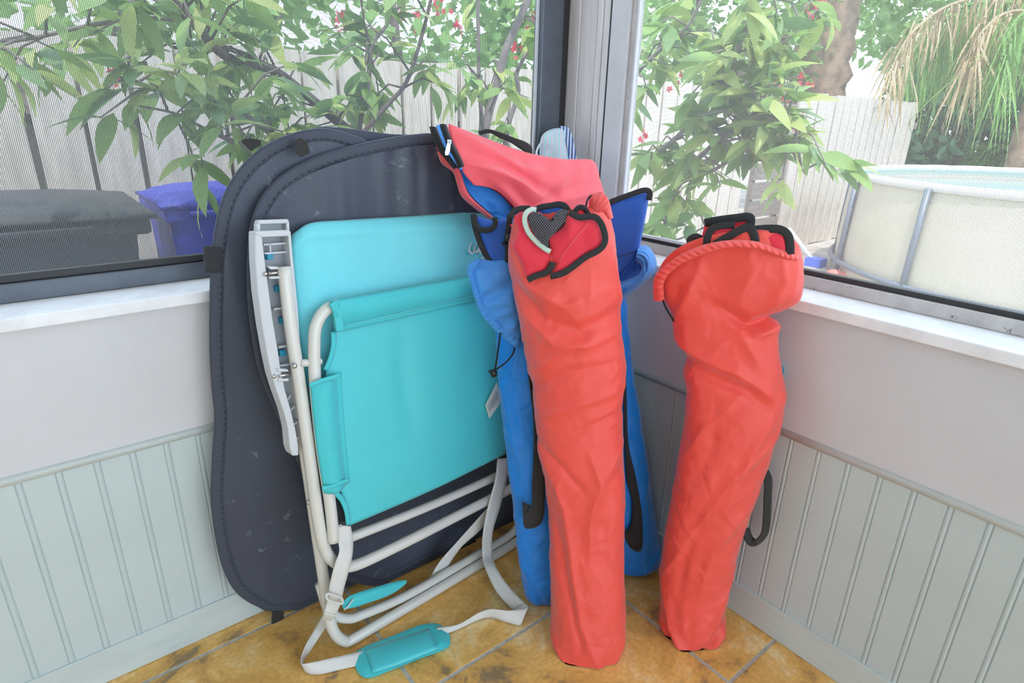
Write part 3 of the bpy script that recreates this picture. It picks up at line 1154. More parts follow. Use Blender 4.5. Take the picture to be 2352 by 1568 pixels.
def frond_mesh(Ln, arch, hang, width, n, material, seed, stiff=0.5):
    """Palm frond: arching midrib along +x with paired leaflets that hang down."""
    rnd = random.Random(seed)
    V, F = [], []
    P = []
    for i in range(13):
        t = i / 12
        P.append(np.array([Ln * math.sin(t * arch) / arch * 1.0, 0, Ln * (0.55 * t - 1.0 * t * t * (arch / 1.6))]))
    v, f = tube(P, np.linspace(.022, .005, len(P)), 5)
    V += v
    F += f
    for i in range(n):
        t = 0.12 + 0.88 * i / n
        p = np.array([np.interp(t, np.linspace(0, 1, 13), [q[k] for q in P]) for k in range(3)])
        L = width * math.sin(math.pi * min(.97, t * .85 + .12)) ** .7 * rnd.uniform(.8, 1.1)
        for s in (-1, 1):
            d = np.array([.55, s * 1.0, -.1])
            d /= np.linalg.norm(d)
            down = np.array([0, 0, -1.0])
            a = p + d * L * .35 * stiff + down * L * .25 * hang
            c = p + d * L * .7 * stiff + down * L * hang
            w = np.array([.016, 0, .0])
            b = len(V)
            V += [p - w, p + w, a + w, a - w, c]
            F += [(b, b + 1, b + 2, b + 3), (b + 3, b + 2, b + 4)]
    me = mesh('frond', V, F)
    me.materials.append(MATS[material])
    return me


def palm(name, label, base, h, fronds, tr=0.14, dry=0, seed=1, mats=('palm_leaf', 'palm_dry'), Ln=1.9, hang=.9, width=.75, n=46, arch=1.9, stiff=.5, trunk_mat='palm_bark'):
    rnd = random.Random(seed)
    e = empty(name, base, label, 'palm')
    V, F = [], []
    k = 26
    for i in range(k + 1):
        z = base[2] + h * i / k
        r = tr * (1 + .18 * (i % 2)) * (1.15 - .2 * i / k)
        for j in range(14):
            a = 2 * math.pi * (j + .5 * (i % 2)) / 14
            rr = r * (1 + .12 * fnoise(j * 1.7, i * 1.3, seed))
            V.append((base[0] + rr * math.cos(a), base[1] + rr * math.sin(a), z))
    F = grid_faces(k + 1, 14, 0, True)
    obj('trunk', V, F, trunk_mat, e)
    for q, m_ in enumerate(mats):
        fm = [frond_mesh(Ln, arch, hang, width, n, m_, seed + q * 7 + z, stiff) for z in range(2)]
        cnt = fronds if q == 0 else dry
        for i in range(cnt):
            a = 2 * math.pi * (i + rnd.uniform(-.3, .3)) / max(1, cnt) + q * .4
            link('frond', fm[i % 2], e, (base[0], base[1], base[2] + h - .05), (0, rnd.uniform(-.35, .35) + q * .3, a), [rnd.uniform(.85, 1.15)] * 3)
    return e




def weeping_palm(name, label, crown, base, paths, seed):
    """Palm whose fronds arch over and let their long leaflets hang straight down."""
    rnd = random.Random(seed)
    e = empty(name, base, label, 'palm')
    obj('trunk', *tube(spline([np.array(base), (np.array(base) + crown) / 2 + np.array([.05, .05, 0]), np.array(crown)], 8), np.linspace(.16, .12, 17), 12), 'palm_bark', e)
    for pts, mt, ln in paths:
        P = resample(spline([np.array(crown)] + [np.array(p) for p in pts], 8), 60)
        V, F = tube(P, np.linspace(.03, .008, 60), 6)
        for i in range(6, 60):
            for q in range(3):
                p = P[i] + (P[min(59, i + 1)] - P[i]) * rnd.random()
                L = ln * rnd.uniform(.6, 1.1) * (1 - .35 * abs(i / 60 - .6))
                d = np.array([rnd.gauss(0, .16), rnd.gauss(0, .16), -1.0])
                w = np.array([rnd.gauss(0, 1), rnd.gauss(0, 1), 0])
                w *= rnd.uniform(.008, .014) / np.linalg.norm(w)
                o_ = np.array([rnd.gauss(0, .10), rnd.gauss(0, .10), .03])
                a, c, t = p + o_ * .6 - np.array([0, 0, .04]), p + o_ + d * L * .55, p + o_ * 1.2 + d * L
                b = len(V)
                V += [p - w * .6, p + w * .6, a + w, a - w, c + w, c - w, t]
                F += [(b, b + 1, b + 2, b + 3), (b + 3, b + 2, b + 4, b + 5), (b + 5, b + 4, b + 6)]
        o = obj('frond', V, F, mt, e, fix=False)
    return e


def DP(x, y, d):
    r = ray(x, y)
    return CAM + r * d


crown = DP(2440, 60, 7.6)
weeping_palm('palm_tree', 'palm with arching fronds of long hanging straw and green leaflets over the pool', crown, (crown[0], crown[1], GZ),
             [([DP(2330, -10, 7.4), DP(2200, 5, 7.2), DP(2110, 60, 7.0), DP(2060, 130, 6.9), DP(2035, 210, 6.8)], 'palm_dry', .75),
              ([DP(2340, 10, 7.7), DP(2230, 10, 7.6), DP(2150, 60, 7.5), DP(2100, 140, 7.4)], 'palm_leaf', 1.15),
              ([DP(2360, 0, 7.9), DP(2280, -5, 8.0), DP(2200, 50, 8.0), DP(2160, 130, 8.0)], 'palm_leaf', 1.3),
              ([DP(2380, 30, 7.4), DP(2310, 30, 7.2), DP(2250, 80, 7.1), DP(2220, 150, 7.1)], 'palm_dry', 1.0),
              ([DP(2400, 20, 7.2), DP(2350, 30, 7.0), DP(2310, 90, 6.9), DP(2300, 170, 6.9)], 'palm_leaf', 1.2),
              ([DP(2400, -40, 8.4), DP(2330, -80, 8.6), DP(2250, -50, 8.8), DP(2190, 30, 8.9)], 'palm_leaf', 1.4),
              ([DP(2480, 0, 7.5), DP(2540, -10, 7.4), DP(2600, 60, 7.3), DP(2620, 170, 7.2)], 'palm_leaf', 1.1)], 5)
palm('palm_tree', 'palm with a thick rough brown trunk behind the fence', (8.3, 3.4, GZ), 4.6, 9, .34, 5, 9, Ln=2.0, hang=.7, width=.7)
palm('fern_palm', 'low cycad with bright green feathery fronds behind the pool', (10.2, 1.25, GZ), 0.95, 14, .15, 0, 4, Ln=1.2, hang=.15, width=.38, n=46, arch=1.6, stiff=1.3)
palm('fern_palm', 'low dark green cycad behind the pool next to the fence end', (8.75, 1.25, GZ), 0.62, 10, .09, 0, 6, Ln=0.8, hang=.2, width=.32, n=36, arch=1.6, stiff=1.2, trunk_mat='bark')

# ================================================================== THINGS IN THE CORNER


def strap3(path, n, width, th=0.0016, bulge=0.0, per=6, nc=5):
    """Flat band along a 3D path, lying across the direction n (one vector or one per path point)."""
    P = np.array(spline(path, per))
    if np.ndim(n) == 1:
        N_ = np.tile(np.asarray(n, float), (len(P), 1))
    else:
        N_ = np.array(spline(n, per))
    T = np.gradient(P, axis=0)
    T /= np.linalg.norm(T, axis=1, keepdims=True) + 1e-12
    S = np.cross(N_, T)
    S /= np.linalg.norm(S, axis=1, keepdims=True) + 1e-12
    wd = width if hasattr(width, '__len__') else [width]
    wd = np.interp(np.linspace(0, 1, len(P)), np.linspace(0, 1, len(wd)), wd)
    t = np.linspace(-1, 1, nc)
    G = P[:, None] + S[:, None] * (t[None, :, None] * wd[:, None, None] / 2)
    if bulge:
        G = G + N_[:, None] * (bulge * (1 - t ** 2))[None, :, None]
    return thick_grid(G, th)


# ------------------------------------------------------------------ black cases leaning on the left wall
case_up = lambda lean: (0, math.sin(math.radians(lean)), math.cos(math.radians(lean)))
CA = Plane((-0.9, -0.060, 0), (1, 0, 0), case_up(0.0))     # rear
CB = Plane((-0.9, -0.042, 0), (1, 0, 0), case_up(0.0))     # hindmost
CC = Plane((-0.7, -0.112, 0), (1, 0.012, 0), case_up(1.7))    # front


def case(name, plane, px, label, waves, seed, th=0.008, hem=0.024):
    base = plane(700, 1380)
    e = empty(name, (base[0], plane.o[1], 0.0), label, 'case', 'black flat cases against the left wall')
    pts = [plane(x, y) for x, y in px]
    P = np.array(spline(pts, 18, closed=True))
    P[:, 2] = np.maximum(P[:, 2], 0.004)
    c = P.mean(axis=0)
    k = len(P)
    # inner outline: hem width inside the edge
    T = np.roll(P, -1, 0) - np.roll(P, 1, 0)
    T /= np.linalg.norm(T, axis=1, keepdims=True)
    inn = np.cross(plane.n, T)
    if ((c - P) * inn).sum() < 0:
        inn = -inn
    Q = P + inn * hem
    # hem band with a rounded outer edge
    ring = [(P, -th), (P + inn * -0.0015, -th * .4), (P, 0.0008), (P + inn * .005, .0018), (P + inn * (hem - .005), .0018), (P + inn * (hem - .001), .0010), (Q + inn * .001, -.001)]
    V = []
    for A, off in ring:
        V += list(A + plane.n * off)
    F = grid_faces(len(ring), k, 0, wrap=True)
    obj('edge_binding', V, F, 'case_hem', e)
    # stitches in the hem
    SV, SF = [], []
    S = resample(np.vstack([P + inn * (hem - .0050) + plane.n * .0022, (P + inn * (hem - .0050) + plane.n * .0022)[:1]]), 420)
    for i in range(0, 418, 2):
        v, f = tube([S[i], S[i + 1]], 0.0006, 4)
        b = len(SV)
        SV += v
        SF += [tuple(b + q for q in ff) for ff in f]
    obj('stitching', SV, SF, 'cord_black', e)['kind'] = 'stuff'
    # fabric panel: gathered at the hem, taut in the middle
    rings = 40
    V = []
    for q in range(rings):
        r = 1 - q / rings
        for i in range(k):
            b = c + (Q[i] - c) * r
            s, t = (b - plane.o) @ plane.d, (b - plane.o) @ plane.up
            h = -0.001 + waves(s, t, r)
            V.append(b + plane.n * h)
    V.append(c + plane.n * waves((c - plane.o) @ plane.d, (c - plane.o) @ plane.up, 0))
    F = grid_faces(rings, k, 0, wrap=True) + [((rings - 1) * k + j, (rings - 1) * k + (j + 1) % k, rings * k) for j in range(k)]
    b0 = len(V)
    V += list(P - plane.n * th)
    F.append(tuple(b0 + j for j in range(k))[::-1])
    obj('panel', V, F, 'case_black', e)
    return e


def w_rear(s, t, r):
    h = 0.004 * fnoise(s * 5, t * 2.2, 3.0) + 0.0022 * ridged(s * 16, t * 2.2, 1.0) * r ** 4
    return h


def w_front(s, t, r):
    g = max(0.0, (t - 0.72) / 0.42)
    h = 0.004 * fnoise(s * 6, t * 1.6, 8.0)
    h += 0.0085 * g * fnoise(s * 30, t * 1.4, 5.0) + 0.008 * g * fnoise(s * 13, t * 1.1, 2.0)
    return h


rear = case('flat_case', CA, [(640, 1403), (590, 1392), (545, 1362), (515, 1310), (497, 1240), (486, 1150), (489, 1050), (494, 960), (487, 880), (483, 790), (484, 660), (490, 560), (508, 470), (542, 400), (600, 342), (670, 308), (740, 296), (800, 308), (860, 335), (960, 420), (1040, 560), (1080, 760), (1080, 1000), (1020, 1180), (930, 1300), (800, 1380)],
            'black flat case nearest the left edge, round top and bottom, with hook tape patch', w_rear, 1)
# hook tape, loops
prism('hook_tape', [CA(x, y, .006) for x, y in ((469, 567), (490, 566), (511, 568), (510, 626), (490, 627), (472, 626))], CA.n, .012, 'velcro', rear, bev=.0015)


def loop_tab(parent, plane, a, b, w, out, lift):
    A, B = plane(*a), plane(*b)
    d = (B - A)
    d /= np.linalg.norm(d)
    u = np.cross(d, plane.n)
    if u @ plane.up < 0:
        u = -u
    if lift < 0:
        u = -u
    p = [A + plane.n * .004, A + u * out * .7 + plane.n * .012, (A + B) / 2 + u * out + plane.n * .016, B + u * out * .7 + plane.n * .020, B + plane.n * .018]
    side = plane.n
    obj('loop_tab', *strap3(p, np.array([u * 1.0 - d * .9, u - d * .3, u, u + d * .3, u + d * .9]), w, .002), 'black_web', parent)


def tab(parent, plane, px, off=0.012):
    V, F = None, None
    pts = [plane(x, y, off) for x, y in px]
    o = prism('loop_tab', pts, plane.n, 0.006, 'black_web', parent, bev=0.0015)
    return o


tab(rear, CA, [(578, 348), (553, 324), (562, 318), (580, 317), (600, 322), (600, 334), (588, 340)], .004)
tab(rear, CA, [(626, 1403), (652, 1404), (652, 1436), (640, 1443), (624, 1432)], .003)
hind = case('flat_case', CB, [(680, 1380), (560, 1360), (530, 1200), (530, 900), (530, 600), (560, 430), (640, 340), (700, 305), (735, 293), (800, 296), (890, 308), (985, 316), (1040, 350), (1075, 450), (1090, 700), (1080, 1000), (1000, 1240), (850, 1345)],
            'hindmost black flat case, only its top edge showing above the others', w_rear, 2)
front = case('flat_case', CC, [(572, 560), (569, 640), (576, 740), (596, 850), (636, 950), (685, 1060), (718, 1150), (742, 1235), (765, 1300), (800, 1332), (880, 1343), (1000, 1300), (1140, 1240), (1200, 1190), (1210, 1000), (1195, 760), (1180, 560), (1160, 430), (1125, 365), (1070, 322), (1000, 307), (900, 317), (800, 338), (720, 364), (650, 402), (604, 450), (580, 505)],
             'black flat case with gathered top, directly behind the teal chair', w_front, 3)
tab(front, CC, [(693, 362), (680, 350), (678, 322), (690, 315), (706, 325), (713, 352), (700, 358)], .014)
prism('handle_patch', [CC(x, y, .006) for x, y in ((1058, 1257), (1092, 1239), (1096, 1250), (1062, 1270))], CC.n, .004, 'velcro', front)

# ------------------------------------------------------------------ teal folding beach chair
ch_d = np.array([0.589, 0.045, 0.0])
ch_d /= np.linalg.norm(ch_d)
ch_b = np.array([-ch_d[1], ch_d[0], 0])
la = math.radians(7.0)
CH = Plane((-0.871, -0.232, 0.0), ch_d, math.cos(la) * np.array([0, 0, 1.0]) + math.sin(la) * ch_b)
chair = empty('beach_chair', (-0.58, -0.2, 0.0), 'folded teal beach chair with pale grey tube frame and grey straps', 'chair')


def CHP(off, *pts):
    return [CH(p[0], p[1], p[2] if len(p) > 2 else off) for p in pts]


def frame(name, pts, off, r=0.0132, n=6):
    P = spline(CHP(off, *pts), n)
    for p in P:
        p[2] = max(p[2], r + 0.0005)
    return obj(name, *tube(P, r, 14), 'frame_grey', chair)


# long front U of the frame
frame('frame_tube', [(652, 612), (668, 750), (691, 900), (713, 1060), (728, 1170), (740, 1238), (755, 1276), (782, 1297), (818, 1297), (900, 1260), (1000, 1210), (1100, 1159), (1165, 1126), (1195, 1104), (1208, 1060), (1205, 900), (1200, 800)], 0.046)
# lowest U that stands on the floor
frame('frame_tube', [(676, 845), (690, 960), (709, 1090), (726, 1210), (742, 1320), (754, 1400), (766, 1448), (790, 1471), (822, 1471), (900, 1433), (1000, 1382), (1100, 1326), (1165, 1285), (1198, 1248), (1212, 1200), (1210, 1100)], 0.012)
# second low U
frame('frame_tube', [(735, 1340, 0), (752, 1395, 0), (772, 1414, 0), (798, 1420, 0), (830, 1412, 0), (944, 1362, 0), (1106, 1268, 0), (1168, 1231, 0), (1190, 1205, 0), (1200, 1165, 0)], 0.0, r=0.0118)
# seat rail
frame('frame_tube', [(785, 1240), (809, 1232), (944, 1179), (1050, 1134), (1146, 1091), (1180, 1075)], 0.026, r=0.0118)
# seat side tube, bent over at the top into the hem
frame('frame_tube', [(1080, 652), (950, 672), (800, 698), (768, 702), (744, 716), (728, 742), (722, 778), (723, 860), (731, 960), (742, 1050), (756, 1140), (763, 1200), (766, 1243)], 0.060, r=0.0128)
# rivets and spacers
for (x, y, off, r) in ((676, 840, .062, .006), (709, 1153, .03, .006), (756, 1206, .060, .005), (782, 1206, .06, .004)):
    p = CH(x, y, off)
    obj('rivet', *sphere(p, r, 10, 6), 'steel', chair)
obj('spacer', *tube(CHP(.055, (690, 834), (712, 832)), .008, 12), 'frame_grey', chair)
obj('spacer', *tube(CHP(.060, (733, 830), (738, 830)), .006, 10), 'frame_grey', chair)

# moulded armrest: channel with flanges, ribs, clips
arm = prism('armrest', CHP(.010, (597, 534), (662, 530), (668, 600), (676, 700), (690, 830), (688, 900), (690, 1000), (686, 1042), (672, 1035), (664, 975), (648, 925), (632, 880), (620, 830), (606, 740), (596, 640), (592, 570)), CH.n, .006, 'arm_inner', chair)
arm['label'] = 'pale grey moulded plastic armrest'
prism('flange', CHP(.046, (586, 537), (601, 533), (609, 600), (617, 660), (627, 735), (638, 800), (645, 848), (655, 895), (668, 940), (679, 985), (685, 1020), (686, 1046), (672, 1047), (666, 1030), (662, 985), (652, 945), (636, 900), (624, 862), (614, 815), (602, 745), (592, 670), (587, 600)), CH.n, .036, 'arm_plastic', arm, bev=.0025)
prism('flange', CHP(.046, (661, 530), (668, 531), (673, 590), (679, 650), (685, 715), (690, 790), (684, 790), (678, 715), (672, 650), (666, 590)), CH.n, .036, 'arm_plastic', arm, bev=.0015)
prism('flange', CHP(.047, (586, 537), (589, 531), (664, 528), (668, 534), (664, 542), (602, 545)), CH.n, .038, 'arm_plastic', arm, bev=.002)
for (x0, y0, x1, y1) in ((606, 560, 664, 556), (608, 580, 666, 576), (629, 708, 652, 705), (640, 795, 668, 791), (643, 838, 672, 834), (661, 915, 668, 906), (668, 940, 676, 932), (672, 975, 684, 966), (676, 1010, 686, 1002)):
    prism('rib', CHP(.030, (x0, y0), (x1, y1), (x1 + .6, y1 + 4), (x0 + .6, y0 + 4)), CH.n, .022, 'arm_plastic', arm)
prism('rib', CHP(.030, (619, 560), (622, 560), (623, 578), (620, 578)), CH.n, .022, 'arm_plastic', arm)
for (x, y) in ((620, 590), (640, 664), (651, 737), (649, 812)):
    prism('clip', CHP(.026, (x - 6, y - 7), (x + 7, y - 8), (x + 8, y + 5), (x - 5, y + 7)), CH.n, .016, 'teal_plastic', arm, bev=.001)
for (x, y) in ((630, 627), (650, 862)):
    prism('bracket', CHP(.050, (x - 16, y - 16), (x + 12, y - 14), (x + 13, y - 9), (x - 8, y - 8)), CH.n, .034, 'arm_plastic', arm, bev=.001)
    prism('bracket', CHP(.050, (x - 11, y + 8), (x + 13, y + 7), (x + 14, y + 13), (x - 10, y + 14)), CH.n, .034, 'arm_plastic', arm, bev=.001)
    obj('pin', *tube(CHP(.044, (x - 14, y + 1), (x + 16, y - 2)), .004, 8), 'steel', arm)
    obj('bolt', *sphere(CH(x - 21, y + 2, .047), .005, 10, 6), 'steel', arm)
arm2 = prism('armrest', CHP(.004, (592, 512), (595, 506), (660, 503), (664, 509), (668, 640), (600, 650)), CH.n, .006, 'arm_inner', chair)
arm2['label'] = 'second armrest behind the first, only its top showing'
prism('flange', CHP(.022, (590, 512), (594, 505), (661, 503), (665, 510), (661, 513), (599, 515)), CH.n, .018, 'arm_plastic', arm2, bev=.002)
prism('flange', CHP(.022, (590, 512), (599, 514), (598, 560), (589, 560)), CH.n, .018, 'arm_plastic', arm2, bev=.002)
prism('flange', CHP(.022, (658, 512), (665, 510), (667, 560), (660, 560)), CH.n, .018, 'arm_plastic', arm2, bev=.002)

# back panel (padded, hem folded over at the top)
G = coons(CHP(.022, (688, 536), (722, 512), (800, 505), (950, 496), (1112, 485), (1185, 481)),
          CHP(.022, (716, 935), (800, 915), (1000, 870), (1190, 830)),
          CHP(.022, (688, 536), (676, 552), (678, 640), (688, 745), (704, 860), (716, 935)),
          CHP(.022, (1185, 481), (1192, 600), (1192, 720), (1190, 830)), 60, 60)


def back_h(u, v):
    e = min(1.0, v / 0.075)
    h = -0.018 * (1 - e) ** 1.5 + 0.010 * math.sin(math.pi * min(1, max(0, u))) * min(1, v * 3)
    h += 0.003 * fnoise(u * 3, v * 4, 2)
    du = min(1.0, u / 0.06)
    h -= 0.012 * (1 - du) ** 1.6
    h += 0.0035 * math.exp(-((v - .085) / .018) ** 2) - 0.003 * math.exp(-((u - .05 - v * .2) / .02) ** 2) * math.exp(-((v - .2) / .12) ** 2)
    return h


G = displace(G, CH.n, back_h)
back = obj('back_panel', *thick_grid(G, .006), 'teal_back', chair)
# seat panel
G = coons(CHP(.062, (757, 692), (850, 676), (950, 658), (1090, 633), (1182, 615)),
          CHP(.056, (803, 1207), (880, 1175), (1000, 1122), (1100, 1073), (1160, 1043)),
          CHP(.060, (757, 692), (766, 740), (768, 775), (760, 820), (750, 852), (752, 930), (764, 1020), (776, 1100), (790, 1150), (799, 1180), (803, 1207)),
          CHP(.060, (1182, 615), (1180, 760), (1172, 920), (1160, 1043)), 60, 60)


def seat_h(u, v):
    h = 0.008 * math.sin(math.pi * u) * math.sin(math.pi * v) + .003 * fnoise(u * 2.5, v * 3, 7)
    h -= 0.006 * math.exp(-((u - .30 - .12 * v) / .05) ** 2) * math.exp(-((v - .45) / .25) ** 2)
    h += 0.006 * math.exp(-((u - .78 - .1 * v) / .09) ** 2) * math.exp(-((v - .5) / .3) ** 2)
    return h


G = displace(G, CH.n, seat_h)
obj('seat_panel', *thick_grid(G, .003), 'teal_seat', chair)
# hem sleeve over the top tube
G = coons(CHP(.070, (756, 691), (850, 675), (950, 657), (1090, 632), (1182, 614)),
          CHP(.066, (772, 763), (860, 744), (960, 722), (1090, 692), (1182, 672)),
          CHP(.070, (756, 691), (764, 715), (768, 740), (772, 763)),
          CHP(.070, (1182, 614), (1182, 640), (1182, 672)), 14, 40)
G = displace(G, CH.n, lambda u, v: 0.012 * math.sin(math.pi * min(1, v * 1.25)) ** .7 + .001 * fnoise(u * 9, v * 3))
hemo = obj('hem_sleeve', *thick_grid(G, .003), 'teal_sleeve', chair)
obj('hem_trim', *strap3(CHP(.079, (764, 694), (774, 712), (779, 738), (782, 760)), CH.n, .020, .002, .002), 'teal_sleeve', hemo)
obj('stitching', *tube(spline(CHP(.073, (790, 748), (880, 728), (980, 704), (1090, 679), (1180, 660)), 6), .0009, 4), 'teal_back', hemo)
# side sleeve
G = coons(CHP(.062, (709, 880), (735, 869), (760, 861), (784, 854)),
          CHP(.062, (741, 1131), (760, 1127), (783, 1117), (804, 1108)),
          CHP(.062, (709, 880), (716, 960), (727, 1045), (741, 1131)),
          CHP(.064, (784, 854), (788, 930), (795, 1020), (804, 1108)), 30, 20)
G = displace(G, CH.n, lambda u, v: 0.020 * math.sin(math.pi * min(1, .06 + u * 1.15)) ** .7 * (1 if u < .85 else max(0, (1 - u) / .15)) + .0015 * fnoise(u * 4, v * 6, 3))
sl = obj('side_sleeve', *thick_grid(G, .003), 'teal_sleeve', chair)
obj('sleeve_trim', *strap3(CHP(.084, (711, 886), (735, 876), (760, 868), (782, 862)), CH.n, .010, .0015, .001), 'teal_sleeve', sl)
obj('sleeve_trim', *strap3(CHP(.082, (740, 1122), (760, 1118), (783, 1109), (802, 1102)), CH.n, .010, .0015, .001), 'teal_sleeve', sl)
obj('edge_tape', *strap3(CHP(.066, (766, 762), (767, 790), (760, 822), (749, 850)), CH.n, .012, .002, .0015), 'teal_sleeve', chair)
obj('edge_tape', *strap3(CHP(.066, (772, 1132), (786, 1148), (796, 1172), (801, 1204)), CH.n, .012, .002, .0015), 'teal_sleeve', chair)
prism('mesh_pocket', CHP(.040, (772, 1136), (782, 1142), (792, 1165), (797, 1195), (776, 1200)), CH.n, .003, 'velcro', chair)
# script lettering, the rest hidden behind the bags
LV, LF = [], []
for st in ([(1084, 557), (1079, 565), (1078, 575), (1083, 582), (1089, 578), (1093, 562)], [(1093, 560), (1090, 572), (1094, 579), (1099, 574), (1102, 560)], [(1103, 577), (1108, 570), (1106, 564), (1102, 570), (1104, 580), (1109, 579)],
           [(1110, 568), (1112, 576), (1116, 572), (1117, 566)], [(1117, 566), (1116, 585), (1110, 600), (1104, 603), (1103, 597), (1112, 588)]):
    v, f = strap3(CHP(.0365, *st), CH.n, [.0030, .0056, .0030], .0008, 0, 5, 3)
    b = len(LV)
    LV += v
    LF += [tuple(b + q for q in ff) for ff in f]
obj('lettering', LV, LF, 'print_white', back)
# care label hanging from the seat edge
tag_ = prism('care_label', CHP(.078, (1141, 878), (1147, 900), (1148, 928), (1124, 961), (1115, 930)), CH.n, .0008, 'paper', chair)
PV, PF = [], []
for i in range(9):
    a, b = CHP(.0795, (1119 + i * 2.9, 929 - i * 4.6), (1127 + i * 2.2, 948 - i * 3.6))
    v, f = tube([a + (b - a) * .1, a + (b - a) * (.9 - .05 * (i % 3))], .0007, 4)
    q0 = len(PV)
    PV += v
    PF += [tuple(q0 + q for q in ff) for ff in f]
obj('print', PV, PF, 'print_grey', tag_)


# grey webbing carrying strap
def edges(off, *prs):
    A = [CH(a[0], a[1], o) for a, b, o in prs]
    B = [CH(b[0], b[1], o) for a, b, o in prs]
    for P in (A, B):
        for p in P:
            p[2] = max(p[2], .003)
    return A, B


obj('strap', *ribbon(*edges(0, ((772, 1205), (806, 1208), .060), ((775, 1235), (811, 1238), .062), ((780, 1265), (810, 1272), .075), ((768, 1300), (802, 1308), .078), ((757, 1345), (790, 1352), .066), ((754, 1375), (784, 1382), .060), ((745, 1405), (772, 1412), .055))), 'web_grey', chair)
FLO = lambda x, y, z: onax(x, y, 2, z)
A = [CH(745, 1405, .055), FLO(728, 1436, .050), FLO(705, 1474, .034), FLO(692, 1506, .030), FLO(692, 1524, .030), FLO(712, 1522, .032), FLO(760, 1511, .024), FLO(842, 1492, .016)]
B = [CH(772, 1412, .055), FLO(741, 1452, .040), FLO(713, 1494, .012), FLO(696, 1520, .004), FLO(702, 1544, .003), FLO(730, 1549, .003), FLO(780, 1538, .003), FLO(846, 1522, .008)]
obj('strap', *ribbon(A, B), 'web_grey', chair)
obj('buckle', *tube(spline(CHP(.072, (753, 1363), (778, 1370), (786, 1376), (784, 1386), (757, 1379), (750, 1372)), 4, closed=True), .0030, 6, closed=True), 'frame_grey', chair)
A = [CH(1143, 1052, .05), CH(1138, 1100, .070), CH(1122, 1160, .072), CH(1110, 1222, .072), CH(1108, 1268, .05), FLO(1114, 1303, .06), FLO(1140, 1358, .03), FLO(1178, 1402, .010), FLO(1197, 1434, .004), FLO(1160, 1428, .004), FLO(1128, 1418, .004), FLO(1098, 1424, .004), FLO(1050, 1446, .004), FLO(1008, 1460, .012)]
B = [CH(1166, 1052, .05), CH(1164, 1100, .070), CH(1150, 1160, .072), CH(1132, 1222, .072), CH(1132, 1268, .05), FLO(1140, 1303, .06), FLO(1172, 1350, .04), FLO(1205, 1384, .030), FLO(1212, 1396, .034), FLO(1168, 1402, .034), FLO(1128, 1399, .034), FLO(1100, 1407, .022), FLO(1052, 1434, .016), FLO(1002, 1440, .018)]
obj('strap', *ribbon(A[:8], B[:8]), 'web_grey', chair)
obj('strap', *ribbon(A[7:], B[7:]), 'web_grey', chair)
obj('strap', *ribbon(*edges(0, ((1128, 1158), (1134, 1166), .05), ((1095, 1194), (1106, 1214), .030), ((1052, 1242), (1060, 1256), .0), ((1010, 1290), (1030, 1300), -.012), ((985, 1330), (1012, 1338), -.016), ((958, 1352), (990, 1356), -.014), ((935, 1366), (962, 1378), -.004), ((918, 1370), (932, 1377), .0))), 'web_grey', chair)
# shoulder pad on the floor
pp = [FLO(x, y, .006) for x, y in ((815, 1528), (812, 1508), (828, 1490), (900, 1462), (965, 1436), (1000, 1431), (1025, 1444), (1034, 1466), (1026, 1488), (960, 1514), (890, 1542), (850, 1556), (828, 1550))]
pad = pillow('shoulder_pad', pp, None, np.array([0, 0, 1.0]), .008, .002, 'teal_sleeve', chair, rings=8, per=5)
G = coons([FLO(x, y, .018) for x, y in ((839, 1490), (900, 1470), (985, 1442))], [FLO(x, y, .018) for x, y in ((856, 1544), (920, 1523), (1008, 1488))],
          [FLO(x, y, .018) for x, y in ((839, 1490), (848, 1517), (856, 1544))], [FLO(x, y, .018) for x, y in ((985, 1442), (997, 1466), (1008, 1488))], 8, 12)
G = displace(G, np.array([0, 0, 1.0]), lambda u, v: .006 * math.sin(math.pi * v) * math.sin(math.pi * (.15 + .7 * u)))
obj('pad_cover', *thick_grid(G, .003), 'teal_seat', pad)
flap_ = pillow('head_rest_flap', CHP(.012, (790, 1398), (797, 1372), (850, 1352), (925, 1332), (931, 1341), (895, 1364), (840, 1384)), None, CH.n, .005, .003, 'teal_sleeve', chair, rings=6, per=4)
obj('elastic_loop', *tube(spline(CHP(.024, (790, 1400), (800, 1392), (806, 1382), (812, 1376)), 4), .0018, 6), 'frame_grey', chair)


# ------------------------------------------------------------------ bags
class BagPlane(Plane):
    def __init__(s, B, T):
        B, T = np.array(B, float), np.array(T, float)
        v = (B + T) / 2 - CAM
        v[2] = 0
        v /= np.linalg.norm(v)
        w = np.array([v[1], -v[0], 0.0])
        super().__init__(B, w, T - B)
        if s.n @ (CAM - B) < 0:
            s.n = -s.n

    def uv(s, P):
        P = np.asarray(P) - s.o
        return np.stack([P @ s.d, P @ s.up], axis=-1)


